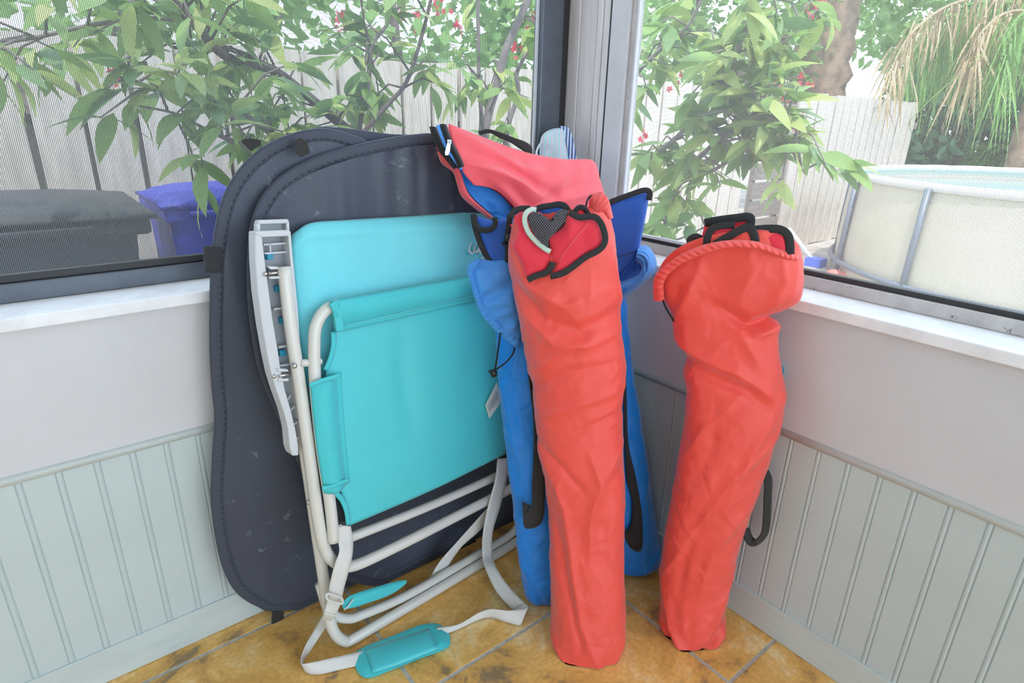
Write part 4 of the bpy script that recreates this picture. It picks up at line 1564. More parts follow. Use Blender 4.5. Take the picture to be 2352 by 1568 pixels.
def bag_body(name, bp, rows, material, parent, folds=(), seg=200, nrow=300, k=0.8, noise_amp=0.003, seed=0.0, bottom_z=0.002, closed_top=True, squash=2.3, limit=None):
    """Soft sack lofted through rows (left edge, right edge, depth ratio, front rise)."""
    R_ = []
    for r in rows:
        a, b = bp(r[0], r[1]), bp(r[2], r[3])
        kk = r[4] if len(r) > 4 else k
        ar = r[5] if len(r) > 5 else 0.0
        R_.append(np.concatenate([a, b, [kk, ar]]))
    S = resample_rows(R_, nrow)
    th = np.linspace(0, 2 * math.pi, seg, endpoint=False)
    ct, st = np.cos(th), np.sin(th)
    c2 = np.sign(ct) * np.abs(ct) ** (2 / squash)
    s2 = np.sign(st) * np.abs(st) ** (2 / squash)
    V = np.zeros((nrow, seg, 3))
    Nn = np.zeros((nrow, seg, 3))
    for i, q in enumerate(S):
        a, b, kk, ar = q[:3], q[3:6], q[6], q[7]
        c = (a + b) / 2
        e1 = (b - a) / 2
        hw = np.linalg.norm(e1)
        V[i] = c + c2[:, None] * e1 + s2[:, None] * bp.n * hw * kk + np.clip(st, 0, 1)[:, None] * bp.up * ar
        Nn[i] = ct[:, None] * (e1 / hw) + st[:, None] * bp.n
    uv = bp.uv(V.reshape(-1, 3))
    front_ = np.clip((np.tile(st, nrow) + 0.35) / 0.6, 0, 1)
    FS = [(bp.uv([bp(x, y) for x, y in pts]), amp, wd) for pts, amp, wd in folds]
    rs = random.Random(int(seed * 100))
    c0, c1 = uv.min(0), uv.max(0)
    for _ in range(90):
        p = np.array([rs.uniform(c0[0], c1[0]), rs.uniform(c0[1], c1[1])])
        a = rs.gauss(math.pi / 2, .75)
        ln = rs.uniform(.02, .09)
        q = p + ln * .5 * np.array([math.cos(a), math.sin(a)]) + np.array([rs.gauss(0, .008), rs.gauss(0, .008)])
        e_ = q + ln * .5 * np.array([math.cos(a + rs.gauss(0, .5)), math.sin(a + rs.gauss(0, .5))])
        FS.append((np.array([p, q, e_]), rs.choice((1, 1, -1)) * rs.uniform(.0008, .0024), rs.uniform(.0035, .008)))
    h = strokes(uv, FS) * front_
    for i in range(len(h)):
        x, y = uv[i]
        z = V.reshape(-1, 3)[i] @ bp.n
        h[i] += noise_amp * (1.0 * fnoise(x * 9 + seed, y * 5, z * 9) + 0.55 * ridged(x * 16 + y * 9 + seed, y * 11 - x * 6, z * 14) + 0.25 * ridged(x * 38 - y * 14 + seed, y * 24, z * 30) - .5)
    V = V.reshape(-1, 3) + Nn.reshape(-1, 3) * h[:, None]
    V[:, 2] = np.maximum(V[:, 2], bottom_z)
    if limit is not None:
        V[:, limit[0]] = np.minimum(V[:, limit[0]], limit[1])
    F = grid_faces(nrow, seg, 0, wrap=True)
    V = list(V)
    V.append(np.mean(V[-seg:], axis=0))
    b = len(V) - 1
    F += [((nrow - 1) * seg + j, (nrow - 1) * seg + (j + 1) % seg, b) for j in range(seg)]
    if closed_top:
        V.append(np.mean(V[:seg], axis=0) - bp.up * .03)
        F += [((j + 1) % seg, j, b + 1) for j in range(seg)]
    return obj(name, V, F, material, parent)


def resample_rows(rows, n):
    P = np.array(spline(rows, 10))
    d = np.r_[0, np.cumsum(np.linalg.norm(np.diff((P[:, :3] + P[:, 3:6]) / 2, axis=0), axis=1) + np.linalg.norm(np.diff((P[:, :3] - P[:, 3:6]) / 4, axis=0), axis=1))]
    t = np.linspace(0, d[-1], n)
    return np.stack([np.interp(t, d, P[:, k]) for k in range(P.shape[1])], axis=1)


def flap(name, bp, px, off, material, parent, bulge=.006, hfun=None, back=.002, rings=12):
    pts = [bp(p[0], p[1], p[2] if len(p) > 2 else off) for p in px]
    return pillow(name, pts, None, bp.n, bulge, back, material, parent, rings=rings, per=5, hfun=hfun, edge=.001)


def binding(bp, px, off, parent, width=.013, name='binding', material='black_binding', th=.003, bulge=.0008):
    return obj(name, *strap3([bp(p[0], p[1], p[2] if len(p) > 2 else off) for p in px], bp.n, width, th, bulge), material, parent)


def ruffled_hem(bp, rim, low, off, parent, material, ripples, amp=.003, nc=12, name='drawstring_hem'):
    """Gathered channel along a mouth: rim and low are pixel paths on the bag's front."""
    A = resample([bp(p[0], p[1], p[2] if len(p) > 2 else off) for p in rim], 8)
    A = resample(spline(list(A), 20), ripples * 8)
    B = [bp(p[0], p[1], p[2] if len(p) > 2 else off) for p in low]
    B = resample(spline(list(resample(B, 8)), 20), ripples * 8)
    G = np.zeros((ripples * 8, nc, 3))
    for i in range(ripples * 8):
        for j in range(nc):
            t = j / (nc - 1)
            w = math.sin(math.pi * t)
            rp_ = amp * (.6 * math.sin(2 * math.pi * i / 8 + 1.5 * fnoise(i * .11, 3)) + .6 * fnoise(i * .31, t * 1.5))
            G[i, j] = A[i] + (B[i] - A[i]) * t + bp.n * (w * .006 + rp_ * (.5 + .5 * w))
    return obj(name, *thick_grid(G, .004), material, parent)


# ---- red bag in front
R1 = BagPlane((-0.365, -0.600, 0.0), onax(1296, 560, 1, -0.420))
red1 = empty('chair_bag', R1.o, 'red nylon chair bag standing in front, mouth open with red fabric and mesh spilling out', 'bag', 'nylon chair bags in the corner')
rows = [(1180, 500, 1392, 468, .70), (1172, 545, 1408, 520, .75), (1169, 600, 1417, 590, .78), (1178, 660, 1417, 640, .78), (1190, 705, 1427, 690, .78), (1198, 760, 1425, 750, .78), (1206, 810, 1434, 805, .78), (1220, 875, 1437, 855, .78),
        (1230, 950, 1431, 930, .78), (1240, 1040, 1431, 1020, .78), (1254, 1120, 1435, 1110, .78), (1262, 1200, 1435, 1200, .78), (1263, 1300, 1434, 1290, .78), (1264, 1390, 1436, 1380, .84), (1265, 1450, 1437, 1440, .92), (1268, 1482, 1434, 1470, .95), (1285, 1505, 1424, 1497, .92), (1320, 1518, 1408, 1514, .8)]
F1 = [([(1178, 560), (1225, 645), (1300, 688), (1400, 655)], .010, .016), ([(1186, 640), (1260, 722), (1340, 742), (1420, 705)], -.012, .016), ([(1400, 560), (1412, 640), (1424, 690)], .008, .010),
      ([(1205, 700), (1280, 770), (1350, 775), (1428, 745)], .009, .013), ([(1215, 850), (1300, 785), (1390, 745)], .006, .010), ([(1222, 880), (1310, 830), (1432, 815)], -.006, .012), ([(1235, 950), (1320, 905), (1430, 878)], .006, .011),
      ([(1240, 1010), (1285, 1095), (1302, 1140), (1318, 1260), (1335, 1390), (1385, 1500)], .009, .012), ([(1272, 1150), (1300, 1290), (1340, 1440)], -.008, .011), ([(1428, 1010), (1382, 1075), (1358, 1150), (1356, 1260)], .008, .011), ([(1400, 1080), (1385, 1180), (1400, 1300)], -.005, .012),
      ([(1240, 1000), (1300, 1050), (1345, 1100)], -.007, .010), ([(1290, 980), (1360, 950), (1425, 930)], -.004, .010), ([(1266, 1430), (1320, 1490), (1390, 1520)], .008, .010), ([(1437, 1440), (1405, 1490), (1385, 1525)], .006, .010), ([(1350, 1000), (1372, 1060), (1384, 1110)], .005, .008)]
bag_body('bag_body', R1, rows, 'red_nylon', red1, F1, noise_amp=.0035, seed=1.3)
o1 = .100
hem1 = ruffled_hem(R1, [(1357, 446, .05), (1374, 441, .06), (1390, 446, .065), (1400, 462, .07), (1409, 500, .075)], [(1356, 470, .052), (1366, 486, .07), (1374, 486, .078), (1384, 486, .08), (1398, 504, .082)], .06, red1, 'red_hem', 7, .003)
flap('hem_lining', R1, [(1354, 452), (1365, 443), (1386, 444), (1372, 480), (1360, 520), (1354, 500)], .035, 'red_canvas', red1, .004)
obj('drawcord', *tube(spline([R1(1358, 448, .056), R1(1350, 458, .058), R1(1346, 472, .066), R1(1345, 486, .08)], 5), .0018, 6), 'cord_black', red1)
# folded seat fabric spilling out
f1 = flap('fabric_flap', R1, [(1301, 497), (1312, 492), (1330, 500), (1357, 500), (1374, 508), (1384, 530), (1387, 552), (1378, 570), (1350, 586), (1318, 608), (1292, 626), (1268, 634), (1276, 612), (1268, 596), (1264, 570), (1259, 547), (1280, 530), (1295, 518)], o1 - .016, 'red_canvas', red1, .016, rings=18,
          hfun=lambda u, v, r: .010 * (1 - r ** 3) * fnoise(u * 22, v * 22, 4))
binding(R1, [(1307, 487), (1318, 493), (1332, 499), (1357, 497), (1372, 502), (1384, 520), (1390, 545), (1386, 563), (1371, 577), (1344, 591), (1314, 614), (1291, 628), (1264, 635)], o1 + .002, f1, .0125)
f2 = flap('fabric_flap', R1, [(1181, 495), (1203, 488), (1206, 505), (1217, 534), (1237, 559), (1262, 578), (1268, 601), (1257, 622), (1232, 632), (1212, 640), (1198, 608), (1181, 578), (1177, 562), (1189, 530), (1186, 513)], o1 - .018, 'red_canvas', red1, .015, rings=18,
          hfun=lambda u, v, r: .010 * (1 - r ** 3) * fnoise(u * 22, v * 22, 9))
binding(R1, [(1212, 643), (1230, 634), (1252, 627), (1264, 616), (1269, 602)], o1 - .002, f2, .0125)
binding(R1, [(1174, 500), (1178, 486), (1196, 479), (1218, 478)], o1 - .012, f2, .011)
obj('stitching', *tube(spline([R1(1352, 512, o1 + .004), R1(1328, 540, o1 + .006), R1(1305, 570, o1 + .006), R1(1285, 600, o1 + .004)], 5), .0008, 4), 'red_bag', f1)
cup = obj('cup_holder_ring', *strap3([R1(x, y, o) for x, y, o in ((1232, 482, o1 - .012), (1220, 481, o1 - .006), (1208, 490, o1), (1205, 508, o1 + .002), (1213, 532, o1 + .004), (1230, 553, o1 + .004), (1250, 570, o1 + .004), (1264, 578, o1 + .002))], R1.n, .010, .004, .001), 'cup_ring', red1)


def netting(name, bp, px, off, parent, material, cell=.0052, r=.0007, dome=.012):
    """Knitted net: a lattice of thin threads over a domed patch, holes between."""
    P = np.array([bp(x, y, off) for x, y in px])
    uv = bp.uv(P)
    lo, hi = uv.min(0), uv.max(0)
    c = (lo + hi) / 2

    def inside(q):
        x, y = q
        ins = False
        for i in range(len(uv)):
            x1, y1 = uv[i]
            x2, y2 = uv[i - 1]
            if (y1 > y) != (y2 > y) and x < (x2 - x1) * (y - y1) / (y2 - y1) + x1:
                ins = not ins
        return ins

    def pt(q):
        d = (q - c) / (hi - lo) * 2
        return bp.o + bp.d * q[0] + bp.up * q[1] + bp.n * (off + dome * max(0, 1 - d @ d * .7) + .004 * fnoise(q[0] * 60, q[1] * 60))
    V, F = [], []
    n1 = int((hi - lo).sum() / cell) + 2
    for s in (1, -1):
        for i in range(-n1, n1):
            run = []
            for j in range(-n1, n1):
                q = c + np.array([(i + j) * cell * .5, s * (i - j) * cell * .62])
                if inside(q):
                    run.append(pt(q))
                else:
                    if len(run) > 1:
                        v, f = tube(run, r, 4, cap=False)
                        b = len(V)
                        V += v
                        F += [tuple(b + k for k in ff) for ff in f]
                    run = []
            if len(run) > 1:
                v, f = tube(run, r, 4, cap=False)
                b = len(V)
                V += v
                F += [tuple(b + k for k in ff) for ff in f]
    o = obj(name, V, F, material, parent, fix=False)
    o['kind'] = 'stuff'
    return o


net_px = [(1212, 500), (1219, 490), (1230, 486), (1248, 494), (1268, 506), (1276, 490), (1290, 480), (1304, 485), (1302, 500), (1293, 518), (1278, 533), (1262, 548), (1262, 572), (1248, 562), (1232, 545), (1218, 522)]
netting('mesh_pouch', R1, net_px, o1 + .003, red1, 'mesh_black')
flap('pouch_lining', R1, net_px, o1 - .016, 'black_web', red1, .010)
f3 = flap('fabric_flap', R1, [(1232, 478), (1255, 473), (1284, 469), (1300, 478), (1303, 486), (1270, 500), (1245, 490)], o1 - .040, 'blue_canvas', red1, .006)
binding(R1, [(1230, 481), (1245, 475), (1265, 472), (1284, 469), (1297, 473), (1306, 484)], o1 - .030, f3, .012)
f4 = flap('fabric_flap', R1, [(1322, 482), (1332, 477), (1346, 482), (1358, 496), (1335, 500), (1322, 494)], o1 - .034, 'red_canvas', red1, .005)
binding(R1, [(1320, 487), (1328, 477), (1340, 477), (1352, 492)], o1 - .026, f4, .010)

# ---- red bag by the right wall
T2 = onax(1668, 640, 0, -0.125)
R2 = BagPlane((-0.140, -0.715, 0.0), T2)
red2 = empty('chair_bag', R2.o, 'red nylon chair bag leaning on the right window sill, flared gathered collar', 'bag', 'nylon chair bags in the corner')
rows = [(1512, 628, 1838, 592, .42, .080), (1510, 662, 1843, 640, .44, .055), (1530, 700, 1836, 690, .46, .03), (1546, 726, 1800, 712, .50, .010), (1546, 752, 1768, 724, .55, -.004), (1558, 782, 1788, 746, .60, -.008), (1578, 808, 1788, 790, .66),
        (1570, 850, 1796, 850, .70), (1577, 890, 1806, 905, .72), (1570, 960, 1797, 968, .74), (1556, 1050, 1774, 1045, .76), (1541, 1140, 1742, 1128, .78), (1525, 1230, 1706, 1228, .78), (1518, 1305, 1684, 1310, .78), (1517, 1370, 1674, 1368, .82), (1513, 1415, 1666, 1408, .90), (1516, 1446, 1666, 1436, .95), (1535, 1470, 1655, 1460, .92), (1565, 1482, 1640, 1476, .8)]
F2 = [([(1776, 716), (1728, 738), (1690, 716), (1640, 690)], -.020, .014), ([(1795, 745), (1745, 752), (1715, 740)], .012, .010), ([(1612, 600), (1595, 650), (1556, 725)], .010, .012), ([(1560, 640), (1550, 690)], -.008, .012),
      ([(1552, 770), (1620, 805), (1690, 830), (1770, 890)], .014, .014), ([(1575, 830), (1640, 845), (1720, 872), (1780, 930)], -.014, .016), ([(1640, 690), (1700, 745), (1730, 800), (1760, 850)], .007, .014), ([(1660, 600), (1640, 680), (1690, 770)], -.006, .03),
      ([(1720, 560), (1730, 610), (1700, 680)], .005, .012), ([(1790, 580), (1800, 640), (1770, 690)], .007, .012), ([(1830, 600), (1815, 660), (1750, 708)], .008, .014),
      ([(1700, 885), (1620, 960), (1562, 1050)], .006, .012), ([(1800, 900), (1740, 990), (1700, 1060)], .008, .014), ([(1650, 900), (1640, 1000), (1600, 1080)], -.006, .014), ([(1790, 990), (1690, 1060), (1600, 1180), (1530, 1290)], .006, .010), ([(1740, 1120), (1640, 1230), (1610, 1330)], .006, .012), ([(1620, 1130), (1580, 1240), (1560, 1350)], -.006, .014),
      ([(1522, 1300), (1548, 1400), (1580, 1450), (1625, 1470)], .012, .012), ([(1530, 1400), (1560, 1460)], -.010, .010), ([(1666, 1400), (1640, 1440), (1600, 1455)], -.010, .008), ([(1668, 1425), (1640, 1460)], .010, .008), ([(1690, 1290), (1660, 1360), (1650, 1420)], .006, .010)]
bag_body('bag_body', R2, rows, 'red_nylon', red2, F2, noise_amp=.0035, seed=7.7, limit=(0, -0.024))
rim = [(1500, 690, .02), (1503, 636, .035), (1530, 606, .05), (1571, 577, .066), (1616, 562, .076), (1662, 552, .082), (1708, 549, .082), (1754, 557, .076), (1796, 574, .058), (1838, 586, .025)]
low = [(1526, 692, .028), (1526, 645, .045), (1550, 615, .058), (1590, 594, .074), (1625, 580, .084), (1664, 569, .09), (1706, 566, .09), (1750, 573, .084), (1794, 589, .066), (1836, 602, .03)]
ruffled_hem(R2, rim, low, .06, red2, 'red_hem', 26, .003)
obj('drawcord', *tube(spline([R2(1522, 688, .03), R2(1530, 708, .035), R2(1542, 728, .03), R2(1552, 745, .01)], 5), .0022, 6), 'cord_black', red2)
g1 = flap('fabric_flap', R2, [(1618, 518), (1626, 506), (1670, 500), (1722, 496), (1724, 520), (1700, 556), (1640, 570), (1608, 576)], .030, 'red_canvas', red2, .008)
binding(R2, [(1618, 512), (1650, 506), (1690, 501), (1722, 499), (1723, 520)], .042, g1, .017)
g2 = flap('fabric_flap', R2, [(1632, 534), (1650, 522), (1690, 520), (1722, 526), (1732, 550), (1690, 570), (1640, 572)], .046, 'red_canvas', red2, .008)
binding(R2, [(1622, 575), (1625, 545), (1635, 526), (1655, 518), (1688, 516)], .058, g2, .015)
binding(R2, [(1640, 562), (1675, 542), (1706, 525), (1722, 522), (1732, 540), (1735, 556)], .064, g2, .016)
g3 = flap('fabric_flap', R2, [(1728, 532), (1766, 530), (1796, 536), (1808, 552), (1810, 590), (1760, 590), (1738, 570)], .044, 'red_canvas', red2, .010)
binding(R2, [(1727, 528), (1766, 525), (1792, 527), (1808, 538), (1814, 556), (1815, 584)], .054, g3, .016)
g4 = flap('fabric_flap', R2, [(1588, 552), (1604, 548), (1622, 556), (1618, 580), (1590, 586)], .040, 'red_canvas', red2, .004)
binding(R2, [(1586, 560), (1586, 550), (1598, 544), (1612, 550), (1624, 558)], .046, g4, .015)
# carrying strap hanging in a loop on the wall side, blue frame foot
sp_ = [R2(1757, 1085, -.02), R2(1765, 1105, -.02), R2(1764, 1140, -.02), R2(1762, 1190, -.02), R2(1757, 1225, -.02), R2(1738, 1246, -.02), R2(1722, 1240, -.02), R2(1713, 1215, -.02)]
obj('carrying_strap', *strap3(sp_, R2.n * .8 + R2.d * .6, .022, .002), 'black_web', red2)
prism('frame_foot', [R2(1780, 838, -.05), R2(1795, 842, -.05), R2(1801, 850, -.05), R2(1800, 858, -.05), R2(1790, 866, -.05)], R2.n, .02, 'teal_plastic', red2)['label'] = 'blue plastic foot peeping out beside the bag'

# ---- blue bag behind, left
B1 = BagPlane((-0.405, -0.405, 0.0), onax(1195, 640, 1, -0.275))
blue1 = empty('chair_bag', B1.o, 'blue nylon chair bag next to the teal chair, gathered cuff folded over to the left', 'bag', 'nylon chair bags in the corner')
rows = [(1150, 650, 1270, 640, .6), (1142, 700, 1272, 700, .7), (1140, 770, 1272, 770, .75), (1145, 830, 1274, 830, .75), (1150, 910, 1278, 900, .75), (1160, 1000, 1284, 1000, .75), (1175, 1130, 1292, 1120, .75), (1188, 1240, 1298, 1230, .75), (1198, 1320, 1300, 1310, .75), (1206, 1365, 1300, 1350, .7), (1225, 1385, 1290, 1372, .6)]
FB = [([(1150, 850), (1175, 960), (1200, 1080)], .006, .010), ([(1165, 1020), (1200, 1120), (1215, 1240)], -.005, .012), ([(1190, 1240), (1215, 1320), (1240, 1400)], .006, .010), ([(1145, 820), (1190, 850), (1230, 860)], .007, .010), ([(1190, 900), (1205, 1000)], .004, .01), ([(1200, 1300), (1240, 1360), (1250, 1410)], -.006, .01)]
bag_body('bag_body', B1, rows, 'blue_nylon', blue1, FB, noise_amp=.004, seed=3.1, nrow=220, seg=150)
cuff = flap('mouth_cuff', B1, [(1088, 600), (1100, 594), (1130, 598), (1168, 600), (1182, 640), (1196, 700), (1200, 760), (1196, 788), (1178, 784), (1152, 764), (1122, 730), (1102, 690), (1088, 640)], .050, 'blue_light', blue1, .012, back=.012, rings=26,
            hfun=lambda u, v, r: .016 * (1 - r ** 4) * fnoise(u * 26 + v * 14, v * 9 - u * 8, 2) + .014 * (1 - r ** 6) * ridged(u * 22 + v * 16, v * 6 - u * 6, 5))
ruffled_hem(B1, [(1098, 592), (1082, 596), (1072, 608), (1078, 640), (1092, 690), (1108, 727), (1140, 762), (1172, 790), (1186, 798)], [(1106, 598), (1098, 606), (1092, 620), (1096, 648), (1110, 690), (1126, 716), (1154, 744), (1184, 768), (1198, 784)], .062, blue1, 'blue_light', 18, .003)
b_f = flap('fabric_flap', B1, [(1092, 497), (1130, 506), (1168, 505), (1180, 560), (1178, 610), (1130, 606), (1112, 570), (1097, 530)], .038, 'blue_canvas', blue1, .012, hfun=lambda u, v, r: .004 * fnoise(u * 20, v * 20, 1))
binding(B1, [(1087, 491), (1090, 515), (1098, 545), (1112, 578), (1130, 606)], .050, b_f, .013)
binding(B1, [(1090, 494), (1092, 515), (1106, 528), (1128, 526), (1138, 512), (1134, 500)], .060, b_f, .012)
binding(B1, [(1172, 492), (1167, 530), (1166, 570), (1166, 602)], .058, b_f, .013)
obj('drawcord', *tube(spline([B1(1149, 764, .068), B1(1146, 790, .07), B1(1141, 825, .072), B1(1137, 848, .074)], 5), .0022, 6), 'cord_black', blue1)
obj('drawcord', *tube(spline([B1(1182, 798, .068), B1(1178, 812, .07), B1(1162, 832, .073), B1(1140, 848, .076)], 5), .0022, 6), 'cord_black', blue1)
lock = obj('cord_lock', *sphere(B1(1134, 857, .076), (.0085, .0085, .0105), 14, 10), 'black_plastic', blue1)
obj('button', *sphere(B1(1126, 853, .078), .0045, 10, 6), 'black_plastic', lock)
lock2 = obj('cord_lock', *sphere(B1(1167, 547, .078), .0098, 14, 10), 'black_plastic', blue1)
obj('knot', *sphere(B1(1158, 559, .078), (.006, .006, .005), 8, 6), 'cord_black', lock2)
obj('peg', *tube([B1(1173, 520, .085), B1(1187, 514, .085)], .0042, 8), 'red_canvas', blue1)
A = [B1(x, y, o) for x, y, o in ((1212, 845, .064), (1218, 900, .068), (1225, 970, .070), (1225, 1050, .072), (1222, 1110, .074), (1221, 1160, .078), (1206, 1176, .082), (1200, 1160, .078), (1199, 1152, .072))]
B = [B1(x, y, o) for x, y, o in ((1216, 840, .060), (1226, 900, .066), (1240, 970, .068), (1250, 1050, .070), (1252, 1110, .072), (1246, 1196, .078), (1210, 1214, .088), (1202, 1190, .084), (1220, 1160, .070))]
obj('carrying_strap', *ribbon(A, B, .002), 'black_web', blue1)

# ---- blue bag behind, right
B2 = BagPlane((-0.105, -0.470, 0.0), onax(1405, 640, 0, -0.130))
blue2 = empty('chair_bag', B2.o, 'blue nylon chair bag in the corner, half hidden behind the front red bag', 'bag', 'nylon chair bags in the corner')
rows = [(1330, 660, 1436, 668, .6), (1330, 720, 1442, 720, .7), (1330, 780, 1444, 790, .75), (1332, 840, 1451, 850, .75), (1340, 930, 1468, 940, .75), (1350, 1020, 1484, 1040, .75), (1362, 1110, 1498, 1130, .75), (1374, 1190, 1509, 1210, .75), (1384, 1250, 1516, 1270, .72), (1394, 1290, 1513, 1296, .68), (1410, 1305, 1500, 1306, .55)]
FB = [([(1450, 860), (1470, 980), (1490, 1100)], .006, .010), ([(1440, 1000), (1455, 1120), (1470, 1240)], -.005, .012), ([(1516, 1260), (1480, 1290), (1440, 1310)], .006, .010), ([(1440, 760), (1448, 850)], .006, .01), ([(1480, 1100), (1490, 1200), (1480, 1290)], .006, .01)]
bag_body('bag_body', B2, rows, 'blue_nylon', blue2, FB, noise_amp=.004, seed=5.9, nrow=220, seg=150, limit=(0, -0.012))
c_f = flap('fabric_flap', B2, [(1396, 468), (1440, 450), (1480, 440), (1490, 444), (1488, 470), (1476, 535), (1462, 602), (1446, 650), (1410, 660), (1395, 580)], .030, 'blue_canvas', blue2, .014, hfun=lambda u, v, r: .005 * fnoise(u * 14, v * 14, 6))
binding(B2, [(1392, 468), (1420, 457), (1450, 446), (1478, 437), (1492, 441), (1491, 460)], .044, c_f, .013)
obj('stitching', *tube(spline([B2(1412, 592, .050), B2(1435, 585, .052), B2(1458, 577, .046)], 4), .0009, 4), 'black_binding', c_f)
def QP(*pts):
    return [B2(x, y, o) for x, y, o in pts]


G = coons(QP((1462, 602, .045), (1474, 612, .060), (1466, 630, .066), (1442, 642, .064), (1412, 652, .05)),
          QP((1466, 562, .02), (1490, 566, .025), (1506, 592, .03), (1506, 622, .03), (1478, 652, .03), (1448, 676, .028), (1418, 700, .02)),
          QP((1462, 602, .045), (1462, 582, .04), (1466, 562, .02)), QP((1412, 652, .05), (1413, 676, .045), (1418, 700, .02)), 40, 70)
G = displace(G, B2.n, lambda u, v: .022 * math.sin(math.pi * v) ** .8 + .010 * ridged(v * 2.6 + .6 * fnoise(u * 3, v), u * 1.6, 2) * math.sin(math.pi * v) + .006 * ridged(v * 5.5 + u * 1.5, u * 2.2, 6) * math.sin(math.pi * v))
obj('mouth_cuff', *thick_grid(G, .004), 'blue_light', blue2)
G = coons(QP((1440, 616, .05), (1462, 596, .05), (1474, 606, .05)), QP((1412, 655, .05), (1444, 645, .06), (1470, 628, .062)), QP((1440, 616, .05), (1424, 636, .05), (1412, 655, .05)), QP((1474, 606, .05), (1476, 618, .058), (1470, 628, .062)), 20, 24)
G = displace(G, B2.n, lambda u, v: -.012 * math.sin(math.pi * v) * math.sin(math.pi * u) + .006 * ridged(v * 3, u * 3, 3))
obj('cuff_inside', *thick_grid(G, .002), 'blue_canvas', blue2)
A = [B2(x, y, o) for x, y, o in ((1430, 830, .05), (1433, 930, .06), (1435, 1020, .065), (1440, 1100, .07), (1452, 1150, .072), (1450, 1200, .074), (1440, 1220, .074), (1436, 1215, .07))]
B = [B2(x, y, o) for x, y, o in ((1438, 830, .048), (1440, 930, .058), (1444, 1020, .062), (1460, 1095, .066), (1474, 1180, .070), (1474, 1260, .074), (1452, 1262, .078), (1437, 1240, .076))]
obj('carrying_strap', *ribbon(A, B, .002), 'black_web', blue2)

# ---- red and blue zip bag lying over the top
d_ = np.array([0.34, -0.045, 0.0])
DU = Plane(onax(1190, 430, 1, -0.185), d_, (0.02, 0.16, 0.98))
duf = empty('zip_bag', DU(1190, 430), 'red and blue zip bag slumped over the tops of the other bags', 'bag')


def D(off, *pts):
    return [DU(p[0], p[1], p[2] if len(p) > 2 else off) for p in pts]


G = coons(D(0, (1030, 284, .0), (1100, 312, .005), (1165, 338, .005), (1235, 357, .0), (1300, 366, -.005), (1352, 366, -.012), (1371, 376, -.02)),
          D(0, (1088, 425, .03), (1130, 434, .03), (1165, 462, .03), (1200, 500, .02), (1270, 520, .0), (1340, 530, -.02), (1410, 530, -.04)),
          D(0, (1030, 284, .0), (1034, 310, .012), (1050, 352, .024), (1062, 392, .030), (1088, 425, .03)),
          D(0, (1371, 376, -.02), (1376, 405, -.02), (1388, 440, -.022), (1395, 480, -.03), (1410, 530, -.04)), 70, 90)
uvd = lambda P: np.stack([(P - DU.o) @ DU.d, (P - DU.o) @ DU.up], axis=-1)
fold_px = [([(1040, 300), (1110, 345), (1180, 390), (1240, 400), (1330, 375)], .012, .020), ([(1060, 380), (1120, 400), (1180, 425), (1215, 450)], .016, .014), ([(1060, 350), (1140, 385), (1210, 430), (1260, 450)], -.010, .014),
           ([(1200, 470), (1250, 430), (1300, 400), (1360, 372)], .010, .016), ([(1230, 480), (1290, 440), (1370, 420)], -.007, .016), ([(1250, 470), (1310, 455), (1385, 440)], .008, .012), ([(1110, 320), (1200, 355), (1290, 372)], .006, .014), ([(1150, 430), (1190, 470), (1220, 495)], -.008, .012), ([(1180, 480), (1210, 480), (1255, 470)], .010, .010)]
flat = G.reshape(-1, 3)
hh = strokes(uvd(flat), [(uvd(np.array([DU(x, y) for x, y in p])), a, w) for p, a, w in fold_px])
uu, vv_ = np.meshgrid(np.linspace(0, 1, 90), np.linspace(0, 1, 70))
hh += (.030 * np.sin(np.pi * uu) ** .8 * np.sin(np.pi * np.clip(vv_ * .85 + .02, 0, 1)) ** .8).reshape(-1)
hh += np.array([.003 * fnoise(p[0] * 22, p[1] * 22, p[2] * 22) for p in flat])
G = (flat + DU.n * hh[:, None]).reshape(G.shape)
obj('red_panel', *thick_grid(G, .004), 'red_bag', duf)
# bottom half: red underside and blue gusset
G = coons(D(0, (1034, 310, .006), (1056, 352, .016), (1066, 392, .018), (1092, 424, .020), (1135, 436, .022), (1172, 470, .020), (1204, 505, .012)),
          D(0, (1008, 338, -.02), (1030, 368, -.01), (1056, 390, .0), (1068, 420, .006), (1084, 452, .010), (1128, 492, .012), (1180, 520, .010)),
          D(0, (1034, 310, .006), (1020, 325, -.005), (1008, 338, -.02)),
          D(0, (1204, 505, .012), (1195, 514, .012), (1180, 520, .010)), 24, 60)
G = displace(G, DU.n, lambda u, v: -.012 * math.sin(math.pi * v) * math.sin(math.pi * min(1, .3 + u)) + .004 * fnoise(u * 9, v * 3, 4) + .005 * ridged(u * 6 + v, v * 2, 1) * v)
obj('blue_gusset', *thick_grid(G, .003), 'blue_gusset', duf)
G = coons(D(0, (1006, 336, -.012), (1026, 366, -.004), (1056, 388, .004), (1066, 420, .010), (1082, 452, .014), (1130, 496, .016)),
          D(0, (1004, 350, -.03), (1014, 375, -.022), (1040, 396, -.014), (1050, 425, -.008), (1064, 456, -.002), (1122, 503, .004)),
          D(0, (1006, 336, -.012), (1005, 343, -.02), (1004, 350, -.03)), D(0, (1130, 496, .016), (1126, 500, .012), (1122, 503, .004)), 10, 50)
G = displace(G, DU.n, lambda u, v: .008 * math.sin(math.pi * v))
obj('red_underside', *thick_grid(G, .006), 'red_bag', duf)
# body behind: fills the bag's depth
pillow('bag_back', D(-.03, (1000, 300), (1040, 292), (1110, 318), (1240, 362), (1360, 372), (1380, 440), (1390, 520), (1280, 540), (1190, 510), (1110, 470), (1070, 420), (1040, 370)), None, DU.n, .012, .03, 'red_bag', duf, rings=10)
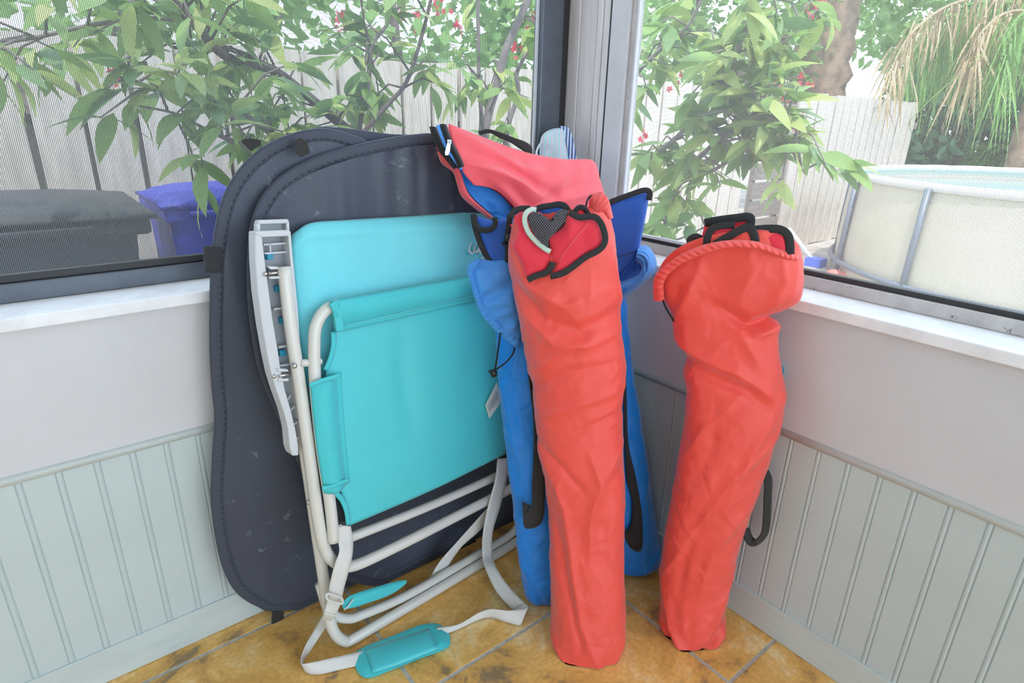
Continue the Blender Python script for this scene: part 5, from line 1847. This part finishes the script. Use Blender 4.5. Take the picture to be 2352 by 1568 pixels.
# zip tapes along the left mouth
zt = []
for name, mt, pts, wd in (('zipper_tape', 'black_binding', [(994, 291, .004), (998, 305, .010), (1012, 338, .018), (1030, 362, .022), (1048, 384, .024)], .017),
                          ('piping', 'blue_light', [(1006, 287, .008), (1012, 305, .016), (1026, 338, .024), (1044, 366, .028), (1060, 388, .030)], .010),
                          ('zipper_tape', 'black_binding', [(1018, 285, .010), (1024, 305, .020), (1036, 335, .028), (1050, 360, .032), (1060, 384, .034)], .017)):
    o = obj(name, *strap3(D(0, *pts), DU.n, wd, .004, .003), mt, duf)
    if name == 'zipper_tape':
        zt.append(o)
        zp = resample(spline(D(0, *[(x, y, z + .005) for x, y, z in pts]), 6), 60)
        ZV, ZF = [], []
        for i in range(59):
            a = zp[i]
            t = (zp[i + 1] - a)
            t /= np.linalg.norm(t)
            s = np.cross(DU.n, t)
            v, f = tube([a - s * .003, a + s * .003], .0008, 4)
            b = len(ZV)
            ZV += v
            ZF += [tuple(b + q for q in ff) for ff in f]
        obj('teeth', ZV, ZF, 'black_plastic', o)['kind'] = 'stuff'
pull = prism('zipper_pull', D(.046, (1029, 322), (1036, 323), (1034, 345), (1030, 357), (1023, 357), (1022, 350)), DU.n, .002, 'steel', duf, bev=.0006)
prism('slider', D(.046, (1027, 320), (1037, 321), (1037, 330), (1029, 331)), DU.n, .006, 'steel', pull, bev=.0008)
A = D(0, (1098, 302, -.005), (1120, 297, .0), (1150, 304, .005), (1180, 316, .008), (1208, 326, .008), (1222, 338, .004), (1218, 352, .0))
B = D(0, (1104, 310, -.008), (1126, 306, -.004), (1146, 316, .0), (1170, 326, .002), (1192, 340, .002), (1212, 352, .0), (1232, 356, -.004))
obj('carrying_handle', *ribbon(A, B, .002), 'black_web', duf)

# ---- striped pouch on the sill in the corner
PO = Plane(onax(1282, 360, 1, 0.010), (0.8, -0.6, 0), (0, 0.1, 1))
pou = empty('striped_pouch', PO(1282, 372), 'small pale blue striped pouch tucked in the window corner', 'pouch')
pillow('pale_side', [PO(x, y, 0) for x, y in ((1240, 372), (1240, 330), (1246, 310), (1262, 298), (1284, 294), (1296, 300), (1300, 330), (1306, 372), (1300, 400), (1244, 400))], None, PO.n, .030, .02, 'pouch_pale', pou, rings=14,
       hfun=lambda u, v, r: .006 * (1 - r ** 3) * fnoise(u * 40, v * 30, 2))
pillow('navy_side', [PO(x, y, -.006) for x, y in ((1284, 294), (1304, 292), (1314, 310), (1320, 336), (1325, 372), (1322, 400), (1296, 400), (1300, 340))], None, PO.n, .016, .02, 'pouch_navy', pou, rings=12,
       hfun=lambda u, v, r: .004 * (1 - r ** 3) * fnoise(u * 40, v * 30, 6))
obj('pull_loop', *tube(spline([PO(x, y, .02) for x, y in ((1252, 320), (1240, 332), (1232, 350), (1236, 362))], 5), .003, 6), 'white_plastic', pou)
